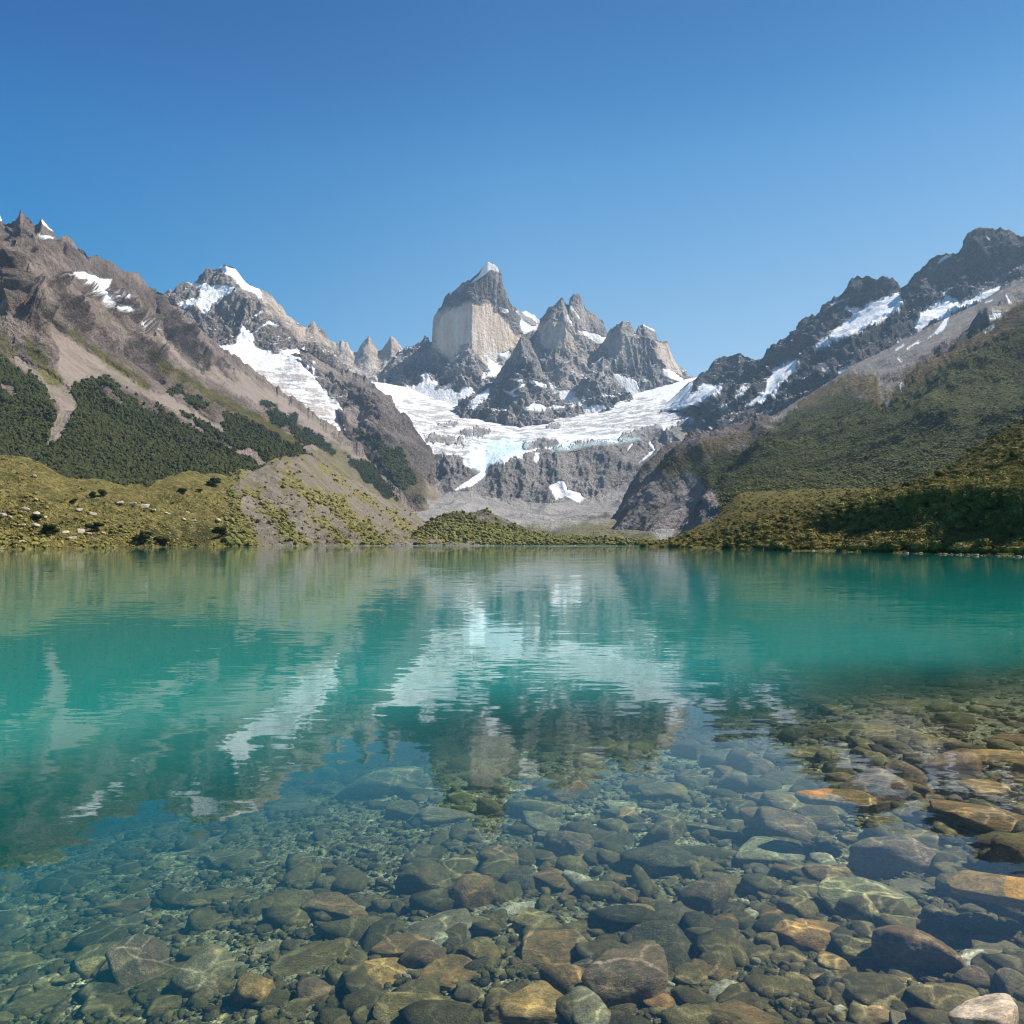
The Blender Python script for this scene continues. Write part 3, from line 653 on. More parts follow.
sheet('mountain_right', M_RIDGE, [
    [(640, 428, 5100), (672, 416, 4900), (700, 418, 4500), (720, 440, 3850), (768, 428, 3700), (815, 402, 3700), (850, 378, 3700), (905, 352, 3700), (960, 322, 3700), (1010, 295, 3600), (1100, 260, 3600), (1180, 240, 3600)],
    [(640, 427, 5150), (672, 410, 4950), (695, 405, 4700), (720, 400, 4400), (768, 385, 4300), (815, 356, 4250), (850, 336, 4200), (905, 318, 4150), (940, 308, 4100), (1000, 288, 4050), (1180, 235, 4050)],
    [(640, 426, 5200), (672, 403, 5050), (690, 391, 4950), (720, 380, 4850), (745, 378, 4750), (768, 372, 4650), (815, 340, 4550), (850, 322, 4500), (880, 305, 4450), (905, 304, 4350), (940, 290, 4300), (1000, 275, 4250), (1180, 220, 4250)],
    [(640, 430, 5300), (668, 402, 5300), (680, 390, 5250), (688, 381, 5200), (695, 375, 5200), (701, 371, 5200), (708, 368, 5200), (714, 362, 5150), (722, 358, 5150), (730, 354, 5100), (738, 350, 5050), (744, 354, 5050), (750, 355, 5000), (757, 360, 4950), (764, 356, 4900), (768, 352, 4880), (776, 345, 4850), (784, 337, 4800), (794, 328, 4800), (800, 319, 4750), (808, 316, 4750), (815, 314, 4750), (820, 311, 4720), (826, 305, 4700), (832, 298, 4700), (842, 293, 4680), (848, 285, 4650), (852, 278, 4650), (858, 275, 4650), (866, 277, 4650), (876, 280, 4600), (884, 278, 4600), (890, 279, 4600), (897, 284, 4600), (901, 290, 4550), (906, 284, 4500), (913, 274, 4500), (922, 267, 4480), (930, 258, 4450), (938, 255, 4450), (948, 253, 4400), (957, 251, 4400), (962, 244, 4400), (968, 236, 4400), (976, 230, 4400), (984, 228, 4400), (994, 230, 4400), (1004, 229, 4400), (1012, 231, 4400), (1024, 236, 4400), (1060, 228, 4400), (1120, 250, 4400), (1180, 235, 4400)],
], 662, 1180, 0.9, 0.8, fall=FR, stretch=0.5, amp=88, wl=240, seed=12, crest_amp=0.35, masks={
    'snow': [('p', [(815, 348), (832, 331), (850, 318), (868, 304), (882, 297), (900, 292), (903, 302), (897, 311), (880, 322), (865, 330), (845, 338), (825, 346)], 3, 0.7, 1),
             ('p', [(900, 342), (912, 330), (918, 318), (930, 303), (948, 296), (964, 302), (985, 292), (1004, 283), (998, 292), (972, 305), (950, 316), (932, 321), (920, 330), (905, 342)], 4, 0.7, 1),
             ('p', [(935, 296), (950, 288), (948, 292), (925, 303)], 4, 0.7, 0.9),
             ('p', [(760, 392), (770, 378), (782, 364), (801, 357), (797, 368), (784, 384), (768, 398), (758, 404)], 5, 0.8, 1),
             ('p', [(662, 405), (684, 386), (694, 378), (692, 392), (704, 384), (722, 387), (716, 396), (690, 408), (665, 412)], 3, 0.8, 1),
             ('l', [(722, 408, 1.5), (745, 388, 3), (752, 384, 1)], 5, 0.8, 0.9), ('l', [(748, 405, 1.5), (764, 396, 3)], 2, 0.8, 1),
             ('l', [(832, 304, 1), (850, 298, 2.5)], 3, 0.7, 0.9), ('l', [(846, 308, 2), (862, 310, 2.5)], 3, 0.7, 0.9), ('l', [(938, 263, 1), (950, 255, 1.5)], 2, 0.6, 0.9),
             ('l', [(986, 235, 1.5), (990, 240, 1)], 2, 0.6, 0.8), ('l', [(986, 247, 1.5), (992, 246, 1)], 1.5, 0.6, 0.9), ('l', [(958, 260, 1.5), (963, 258, 2)], 1.5, 0.6, 0.9), ('l', [(960, 278, 1), (966, 276, 1)], 1.5, 0.6, 0.9),
             ('l', [(1017, 268, 1.5), (1030, 264, 1.5)], 2, 0.6, 0.9),
             ('l', [(840, 372, 1.5), (852, 366, 2)], 2, 0.6, 0.9), ('l', [(823, 368, 1), (838, 376, 1)], 3, 0.6, 0.7)],
    'scree': [('p', [(690, 445), (720, 410), (768, 395), (768, 430), (720, 445)], 10, 4, 0.3)],
})

sheet('right_slope', M_RSLOPE, [
    [(560, 549, 2000), (606, 546, 1900), (640, 546, 1500), (660, 545, 1200), (700, 542, 1000), (740, 525, 900), (800, 512, 850), (900, 505, 850), (1024, 490, 800), (1180, 470, 800)],
    [(560, 548, 2100), (606, 539, 2250), (625, 530, 2300), (640, 520, 2200), (660, 508, 2050), (690, 494, 1900), (710, 478, 1750), (760, 462, 1650), (820, 440, 1700), (900, 405, 1750), (1024, 350, 1800), (1180, 310, 1800)],
    [(560, 547, 2200), (590, 540, 2350), (606, 530, 2500), (625, 508, 2600), (640, 490, 2650), (660, 472, 2650), (690, 458, 2600), (720, 446, 2500), (768, 432, 2450), (820, 408, 2400), (880, 378, 2450), (950, 346, 2500), (1024, 310, 2500), (1180, 265, 2500)],
    [(560, 546, 2250), (590, 538, 2400), (606, 527, 2600), (618, 510, 2700), (628, 496, 2800), (636, 486, 2850), (645, 472, 2950), (660, 456, 3050), (675, 447, 3100), (690, 441, 3100), (700, 437, 3100), (730, 429, 3100), (768, 416, 3150), (790, 405, 3150), (815, 391, 3150), (835, 377, 3150), (850, 366, 3200), (880, 351, 3200), (905, 338, 3200), (940, 322, 3200), (975, 305, 3250), (1000, 287, 3250), (1010, 281, 3250), (1024, 276, 3250), (1100, 245, 3300), (1180, 228, 3300)],
], 560, 1180, 0.8, 0.75, fall=FR, stretch=0.72, amp=70, wl=240, seed=13, jag=0, side=90, crest_amp=0.5, gamp=210, gwl=560, masks={
    'forest': [('p', [(690, 470), (712, 458), (740, 448), (770, 428), (800, 408), (830, 395), (850, 392), (876, 405), (885, 402), (905, 392), (950, 362), (1000, 336), (1024, 322), (1180, 270), (1180, 560), (720, 560), (722, 500)], 9, 3, 1),
               ('p', [(655, 470), (672, 462), (700, 458), (690, 480), (665, 500)], 6, 3, 0.25)],
    'grass': [('l', [(715, 472, 3), (800, 430, 5), (880, 400, 5), (960, 355, 6), (1030, 320, 7)], 12, 3, 0.8), ('l', [(735, 480, 3), (830, 452, 5), (930, 415, 6), (1030, 378, 6)], 12, 3, 0.7), ('l', [(850, 470, 3), (950, 440, 5), (1030, 410, 5)], 12, 3, 0.6), ('p', [(795, 402), (828, 381), (850, 373), (878, 374), (880, 396), (860, 396), (830, 400), (800, 412)], 6, 3, 0.9), ('p', [(900, 378), (950, 345), (1000, 315), (1024, 303), (1180, 250), (1180, 290), (1024, 335), (960, 368), (905, 398)], 10, 3, 0.85),
              ('p', [(655, 462), (700, 443), (768, 425), (740, 440), (712, 455), (690, 470), (665, 475)], 6, 3, 0.85)],
    'scree': [('p', [(555, 550), (590, 530), (620, 505), (640, 488), (660, 478), (690, 476), (715, 470), (720, 490), (690, 545), (650, 550)], 8, 3, 0.8),
              ('p', [(765, 424), (800, 398), (850, 364), (900, 340), (960, 310), (1010, 283), (1100, 250), (1100, 262), (1024, 300), (960, 338), (900, 372), (880, 380), (850, 374), (815, 392), (780, 420)], 6, 3, 0.85),
              ('p', [(878, 378), (900, 378), (920, 372), (900, 388), (880, 408)], 3, 1.5, 1), ('l', [(872, 414, 0.8), (905, 398, 1.8), (950, 374, 2), (1005, 342, 2.5)], 4, 1.5, 0.8),
              ('p', [(560, 552), (600, 525), (625, 500), (640, 484), (665, 468), (700, 462), (718, 475), (722, 500), (700, 550)], 10, 4, 0.75)],
    'snow': [('l', [(1007, 296, 1.5), (1010, 302, 1.8)], 1.5, 0.6, 1), ('l', [(991, 318, 2), (1000, 314, 2.6)], 2, 0.6, 1), ('l', [(985, 331, .8), (994, 326, 1)], 1.5, 0.6, 1),
             ('l', [(900, 388, 1.5), (902, 384, 1.5)], 1, 0.5, 1), ('l', [(908, 348, .8), (918, 342, 1.2)], 1.5, 0.5, 1), ('l', [(928, 338, 1.2), (942, 328, 1.6), (948, 318, 1)], 3, 0.6, 1), ('l', [(896, 350, .8), (904, 345, .8)], 1.5, 0.5, 1),
             ('l', [(898, 358, 1.4), (901, 361, 1)], 1, 0.5, 1), ('l', [(986, 302, 1), (992, 300, 1.3)], 1, 0.5, 1)],
})

LSH = [(-180, 195), (0, 238), (60, 280), (100, 320), (180, 450), (256, 560), (330, 680), (400, 800), (490, 860)]
def shore(lst, z, k):
    return [wz(x, d * k, z) for x, d in lst]
sheet('left_shore', M_LSHORE, [
    shore(LSH, -1.5, 0.94), shore(LSH, 0.9, 1.03),
    [(-180, 505, 330), (0, 512, 360), (100, 520, 440), (200, 515, 640), (256, 512, 780), (300, 502, 900), (350, 522, 1000), (400, 536, 1150), (440, 542, 1200), (490, 547, 1200)],
    [(-180, 445, 520), (-60, 452, 540), (0, 456, 560), (20, 457, 560), (40, 462, 570), (55, 470, 580), (70, 477, 590), (100, 481, 620), (125, 484, 650), (145, 487, 700), (165, 479, 800), (184, 471, 850), (205, 474, 900), (228, 474, 950), (240, 469, 950), (256, 468, 1000), (275, 459, 1050), (300, 454, 1150), (312, 456, 1200), (330, 468, 1250), (350, 480, 1300), (380, 496, 1350), (410, 511, 1400), (430, 523, 1450), (450, 536, 1450), (470, 545, 1450), (490, 548, 1450)],
], -180, 490, 1.0, 0.6, fall=FL, jag=0, stretch=0.75, amp=30, wl=95, seed=14, crest_amp=0.35, gamp=13, gwl=95, masks={
    'grass': [('p', [(-180, 430), (150, 470), (250, 460), (235, 490), (260, 548), (260, 560), (-180, 560)], 6, 2, 1),
              ('l', [(248, 485, 4), (275, 515, 6), (305, 545, 7)], 20, 2, 0.9), ('l', [(290, 478, 6), (325, 500, 9), (380, 545, 10)], 22, 2, 0.9), ('l', [(320, 465, 3), (370, 500, 4), (420, 540, 4)], 14, 2, 0.7),
              ('l', [(235, 470, 4), (300, 452, 3)], 4, 2, 0.6), ('l', [(300, 500, 4), (350, 545, 5)], 14, 2, 0.8)],
    'scree': [('p', [(225, 480), (256, 470), (312, 452), (490, 540), (490, 560), (250, 560)], 12, 3, 0.7)],
    'forest': [('l', [(148, 534, 10), (190, 540, 10), (228, 532, 8), (250, 540, 6)], 14, 2, 0.6)]})

RSH = [(640, 440), (657, 420), (700, 330), (768, 205), (830, 175), (900, 145), (950, 122), (1024, 100), (1200, 72)]
sheet('right_shore', M_RSHORE, [
    shore(RSH, -1.2, 0.94), shore(RSH, 0.6, 1.02),
    [(640, 546.5, 460), (657, 546, 450), (700, 541, 380), (768, 536, 260), (830, 535, 215), (870, 533, 190), (900, 532, 175), (950, 533, 150), (1024, 530, 122), (1200, 525, 90)],
    [(640, 546, 470), (657, 545, 460), (700, 533, 480), (768, 516, 380), (830, 510, 260), (870, 500, 202), (900, 494, 186), (940, 488, 160), (980, 492, 140), (1024, 486, 132), (1200, 470, 98)],
    [(640, 547, 480), (657, 545, 480), (665, 541, 500), (690, 530, 560), (712, 520, 620), (725, 507, 650), (740, 493, 680), (800, 489, 700), (880, 488, 620), (900, 485, 520), (920, 478, 440), (950, 465, 380), (985, 442, 330), (1024, 419, 300), (1100, 380, 280), (1200, 345, 280)],
], 640, 1200, 0.9, 0.6, fall=FR, jag=0, stretch=0.3, amp=6, wl=35, seed=15, crest_amp=0.5, gamp=7, gwl=38, masks={
    'grass': [('p', [(600, 400), (1210, 300), (1210, 600), (600, 600)], 0, 2, 0.95)],
    'forest': [('p', [(830, 505), (870, 498), (930, 488), (1024, 470), (1200, 440), (1200, 530), (1024, 530), (900, 540), (840, 535)], 14, 4, 0.7)]})

# the air between here and the peaks
def haze_box():
    import bmesh
    bm = bmesh.new(); bmesh.ops.create_cube(bm, size=1.0)
    me_ = bpy.data.meshes.new('haze'); bm.to_mesh(me_); bm.free()
    m, t = new_mat('air'); b = NB(t)
    v = b.n('ShaderNodeVolumePrincipled')
    v.inputs['Color'].default_value = (0.48, 0.74, 1.0, 1)
    v.inputs['Density'].default_value = HAZE
    v.inputs['Anisotropy'].default_value = 0.2
    b.l(v.outputs[0], b.n('ShaderNodeOutputMaterial').inputs['Volume'])
    me_.materials.append(m)
    o = link('haze', me_, 'thin blue air lying over the lake and between the peaks', 'haze', kind='stuff')
    o.scale = (24000, 24000, 2330); o.location = (0, 6000, 1165 - 110)
HAZE = 3.4e-5
haze_box()
# ------------------------------------------------------------------ lake bed and water
def depth_at(x, y):
    t = 0.55 * y - 0.83 * x
    D = 0.15 + 0.088 * np.maximum(t, -0.3) + 0.015 * y
    D = D + 0.018 * np.maximum(y - 9.0, 0) + 0.10 * np.maximum(y - 20.0, 0) + 0.12 * np.maximum(t - 6.0, 0)
    D = D + 0.05 * np.sin(x * 1.1 + 0.6 * y) * np.sin(0.9 * y - 0.5 * x + 1)
    return np.clip(D, 0.07, 6.0)

def log_axis(a, b, n, s):
    t = np.linspace(math.asinh(a / s), math.asinh(b / s), n)
    return np.sinh(t) * s

# bed (the lake's floor, running on under the hills to the horizon)
bx = log_axis(-9000, 9000, 420, 4.0); by = log_axis(-60, 12000, 420, 4.0)
BX, BY = np.meshgrid(bx, by)
BZ = -depth_at(BX, BY)
near = np.exp(-((np.hypot(BX, BY - 8) / 30.0) ** 2))
BZ = BZ + 0.045 * fbm(np.stack([BX, BY, 0 * BX], -1) * 2.3, 5, 0.6) * near

def bed_mat():
    m, t = new_mat('lake bed gravel'); b = NB(t); p = b.pos()
    v = b.voro(p, 26.0, out='Color'); v2 = b.voro(p, 60.0, out='Color')
    d1 = b.voro(p, 26.0); d2 = b.voro(p, 60.0)
    n = b.noise(p, 3.0, 4, 0.6)
    sep = b.n('ShaderNodeSeparateColor'); b.l(v, sep.inputs[0])
    sep2 = b.n('ShaderNodeSeparateColor'); b.l(v2, sep2.inputs[0])
    f = b.math('ADD', b.math('MULTIPLY', sep.outputs[0], 0.35), b.math('ADD', b.math('MULTIPLY', sep2.outputs[0], 0.35), b.math('MULTIPLY', n, 0.4)))
    c = b.ramp(f, [(0.2, (0.08, 0.07, 0.045)), (0.45, (0.2, 0.175, 0.11)), (0.7, (0.32, 0.28, 0.18)), (0.95, (0.45, 0.4, 0.3))])
    h = b.math('ADD', b.math('MULTIPLY', d1, -0.5), b.math('MULTIPLY', d2, -0.25))
    b.out(b.diffuse(c, b.bump(h, 0.9, 0.05), 0.9, 0.1))
    return m
M_BED = bed_mat()
me = make_mesh('lake_bed', np.stack([BX, BY, BZ], -1).reshape(-1, 3), grid_faces(420, 420), M_BED, True)
link('lake_bed', me, kind='structure')

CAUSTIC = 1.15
def water_mat():
    m, t = new_mat('lake water'); b = NB(t); p = b.pos()
    # ripples as a tilt of the surface normal, metres in world space
    def tilt(scale, detail, rough, amp, sc=(1, 1, 1)):
        v = b.noise(b.mapping(p, sc), scale, detail, rough, color=True)
        return b.vmath('MULTIPLY', b.vmath('SUBTRACT', v, (0.5, 0.5, 0.5)), (amp, amp, 0))
    sepp = b.n('ShaderNodeSeparateXYZ'); b.l(p, sepp.inputs[0])
    gust = b.mr(b.noise(b.mapping(p, (0.4, 1.6, 1)), 0.03, 3, 0.6), 0.35, 0.7, 0.55, 1.25)
    wind = b.mr(sepp.outputs[1], 420, 640, 0, 11.0)
    gust = b.math('ADD', gust, wind)
    t1 = tilt(1.3, 2, 0.5, 0.034, (0.4, 1.6, 1))
    t2 = tilt(5.0, 4, 0.6, 0.070, (0.45, 1.5, 1))
    t3 = tilt(0.20, 2, 0.5, 0.010, (0.6, 1.3, 1))
    tt = b.vmath('ADD', b.vmath('ADD', t1, t2), t3)
    tt = b.vmath('SCALE', tt, None, gust)
    nrm = b.vmath('NORMALIZE', b.vmath('ADD', tt, (0, 0, 1)))
    fr = b.n('ShaderNodeFresnel'); fr.inputs['IOR'].default_value = 1.333; b.l(nrm, fr.inputs['Normal'])
    gl = b.n('ShaderNodeBsdfGlossy'); gl.inputs['Roughness'].default_value = 0.02; b.l(nrm, gl.inputs['Normal'])
    gl.inputs['Color'].default_value = (1, 1, 1, 1)
    D = b.attr('depth')
    # clear water tints what is under it (Beer's law); glacial silt makes it opaque with depth
    def ex(k): return b.math('POWER', math.e, b.math('MULTIPLY', D, -k))
    tint = b.n('ShaderNodeCombineColor')
    b.l(ex(0.45), tint.inputs[0]); b.l(ex(0.10), tint.inputs[1]); b.l(ex(0.32), tint.inputs[2])
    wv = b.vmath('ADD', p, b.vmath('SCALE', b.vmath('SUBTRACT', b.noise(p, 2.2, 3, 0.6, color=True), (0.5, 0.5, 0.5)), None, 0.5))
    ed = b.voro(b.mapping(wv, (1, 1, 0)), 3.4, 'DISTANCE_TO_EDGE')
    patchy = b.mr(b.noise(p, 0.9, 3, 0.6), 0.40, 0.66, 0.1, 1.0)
    caustic_web = b.math('ADD', 0.86, b.math('MULTIPLY', patchy, b.mr(ed, 0.055, 0.0, 0, CAUSTIC)))  # sunlight ripples painted as a bright web into the surface's transmission colour
    tr = b.n('ShaderNodeBsdfTransparent'); b.l(b.vmath('SCALE', tint.outputs[0], None, caustic_web), tr.inputs['Color'])
    si = b.n('ShaderNodeBsdfDiffuse')
    cl = b.noise(b.mapping(p, (0.6, 1, 1)), 0.02, 3, 0.5)
    sc = b.ramp(cl, [(0.35, (0.004, 0.17, 0.148)), (0.65, (0.010, 0.235, 0.195))])
    b.l(sc, si.inputs['Color'])
    DS = b.math('ADD', D, b.math('MULTIPLY', b.math('MAXIMUM', b.math('SUBTRACT', sepp.outputs[1], 7.0), 0.0), 0.085))
    turb = b.math('SUBTRACT', 1.0, b.math('POWER', math.e, b.math('MULTIPLY', b.math('POWER', b.math('MULTIPLY', DS, 1.22), 4.2), -1.0)))
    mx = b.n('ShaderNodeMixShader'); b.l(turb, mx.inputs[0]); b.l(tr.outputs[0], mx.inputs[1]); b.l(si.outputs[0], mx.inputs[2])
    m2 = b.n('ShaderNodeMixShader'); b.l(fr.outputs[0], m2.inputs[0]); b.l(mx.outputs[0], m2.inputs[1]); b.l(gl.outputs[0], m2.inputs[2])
    b.out(m2.outputs[0])
    return m
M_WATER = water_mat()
wx = log_axis(-1600, 1600, 300, 6.0); wy = log_axis(-50, 1700, 300, 6.0)
WX, WY = np.meshgrid(wx, wy)
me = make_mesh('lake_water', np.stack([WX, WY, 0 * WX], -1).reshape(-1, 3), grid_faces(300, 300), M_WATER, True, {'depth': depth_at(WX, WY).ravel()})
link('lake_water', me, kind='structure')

# ------------------------------------------------------------------ stones
def icosphere(n):
    import bmesh
    bm = bmesh.new(); bmesh.ops.create_icosphere(bm, subdivisions=n, radius=1.0)
    V = np.array([v.co[:] for v in bm.verts]); Fa = np.array([[v.index for v in f.verts] for f in bm.faces])
    bm.free(); return V, Fa
ICO = {n: icosphere(n) for n in (1, 2, 3, 4, 5)}

def rock_shape(seed, n=3, planes=13, p=14, rough=0.035, flat=0.0):
    r_ = np.random.default_rng(seed)
    V, Fa = ICO[n]
    N = r_.normal(size=(planes, 3)); N /= np.linalg.norm(N, axis=1, keepdims=True)
    N = np.concatenate([N, [[0, 0, 1], [0, 0, -1]]])
    N[-2] += r_.normal(size=3) * 0.22; N[-2] /= np.linalg.norm(N[-2])
    d = r_.uniform(0.62, 1.0, len(N)); d[-2] = 0.62; d[-1] = 0.6
    dot = np.clip(V @ N.T, 0, None) / d
    r = (np.sum(dot ** p, 1)) ** (-1 / p)
    P = V * np.clip(r, 0, 1.35)[:, None]
    nn = fbm(P * 1.6 + seed * 1.7, 5, 0.55)
    P = P + V * (nn * rough * 2.2)[:, None]
    P -= (P.max(0) + P.min(0)) / 2
    P /= (P.max(0) - P.min(0)) / 2
    return P, Fa

def stone_mat(name, attr_tint=False, wet=False):
    m, t = new_mat(name); b = NB(t)
    tc = b.n('ShaderNodeTexCoord').outputs['Object'] if not attr_tint else b.pos()
    k = 1.0 if not attr_tint else 14.0
    oi = b.n('ShaderNodeObjectInfo')
    if attr_tint:
        at = b.n('ShaderNodeAttribute', attribute_name='tint')
        base = b.ramp(at.outputs['Fac'], [(0.0, (0.04, 0.035, 0.025)), (0.35, (0.125, 0.095, 0.048)), (0.6, (0.205, 0.155, 0.075)), (0.85, (0.32, 0.25, 0.13)), (1.0, (0.6, 0.55, 0.45))])
        vec = tc
    else:
        base = oi.outputs['Color']
        off = b.vmath('SCALE', (7, 13, 5), None, oi.outputs['Random'])
        vec = b.vmath('ADD', tc, off)
    n1 = b.noise(vec, 1.6 * k, 6, 0.65)
    n2 = b.noise(vec, 9.0 * k, 5, 0.7)
    sp_ = b.noise(vec, 38.0 * k, 2, 0.6)
    f = b.math('ADD', b.math('MULTIPLY', n1, 0.5), b.math('ADD', b.math('MULTIPLY', n2, 0.3), b.math('MULTIPLY', sp_, 0.2)))
    var = b.ramp(f, [(0.36, (0.3, 0.3, 0.31)), (0.46, (0.8, 0.8, 0.8)), (0.53, (1.15, 1.1, 1.0)), (0.62, (1.95, 1.75, 1.35))])
    c = b.mix(1.0, base, var, 'MULTIPLY')
    # olive film of algae in patches
    al = b.mr(b.noise(vec, 2.6 * k, 5, 0.7), 0.46, 0.62, 0, 0.5)
    c = b.mix(al, c, (0.17, 0.145, 0.06))
    # pale veins and crystals
    vn = b.math('ABSOLUTE', b.math('SUBTRACT', b.noise(vec, 1.1 * k, 3, 0.6, dist=0.6), 0.5))
    vein = b.math('MULTIPLY', b.mr(vn, 0.012, 0.0), b.mr(n2, 0.45, 0.6, 0, 0.5))
    c = b.mix(vein, c, (0.5, 0.44, 0.32))
    spk = b.mr(sp_, 0.62, 0.72, 0, 0.55)
    c = b.mix(spk, c, (0.42, 0.40, 0.35))
    h = b.math('ADD', b.math('MULTIPLY', n2, 0.7), b.math('ADD', b.math('MULTIPLY', n1, 1.0), b.math('MULTIPLY', sp_, 0.22)))
    b.out(b.diffuse(c, b.bump(h, 0.75, 0.05), 0.75, 0.25))
    return m
M_STONE = stone_mat('wet stone')
M_PEB = stone_mat('pebbles', True)

def on_bed(px, py, lift=0.0):
    """where the line of sight through px, py meets the lake bed"""
    o = unproject(px, py, 1.0) - CAM
    ts = np.linspace(1.0, 45, 9000)
    P = CAM + o * ts[:, None]
    k = np.argmax(P[:, 2] <= -depth_at(P[:, 0], P[:, 1]) + lift)
    return P[k]

_rocks = {}
def rock_mesh(kind, seed, n):
    key = (kind, seed, n)
    if key not in _rocks:
        pl, p, ro = {'block': (9, 16, 0.03), 'round': (16, 7, 0.028), 'slab': (8, 18, 0.035), 'sharp': (7, 26, 0.05)}[kind]
        V, Fa = rock_shape(seed, n, pl, p, ro)
        _rocks[key] = make_mesh('rock', V, Fa, M_STONE, True)
    return _rocks[key]

placed = []
def rock(px, py, w, h, col, label, kind='block', seed=0, rot=0.0, tilt=0.0, group=None, n=4, above=None, thick=None, cat='rock'):
    P = on_bed(px, py + 0.12 * h)
    dist = np.linalg.norm(P - CAM)
    W = w / F * dist
    sin = (CAM[2] - P[2]) / dist
    # apparent height h = depth * sin + thickness * cos
    H = h / F * dist
    th = 0.42 * H if thick is None else thick
    th = min(max(th, 0.26 * W if kind != 'slab' else 0.13 * W), 0.55 * W)
    dep = max((H - th * 0.8) / max(sin, 0.12), 0.45 * W)
    dep = min(dep, 1.5 * W)
    D = float(depth_at(P[0], P[1]))
    z = -D + th * 0.30
    if above is None:
        z = min(z, -0.03 - th * 0.5)
    else:
        z = above - th * 0.5
    q = CAM + (P - CAM) * ((z - CAM[2]) / (P[2] - CAM[2]))
    me_ = rock_mesh(kind, seed, n)
    o = link('rock', me_, label, cat, group)
    o.location = q
    o.scale = (W / 2, dep / 2, th / 2)
    o.rotation_euler = (tilt, 0, rot)
    o.color = (*(min(c_ * k_, 0.8) for c_, k_ in zip(col, (1.45, 1.3, 1.1))), 1)
    placed.append((q[0], q[1], max(W, dep) / 2))
    return o

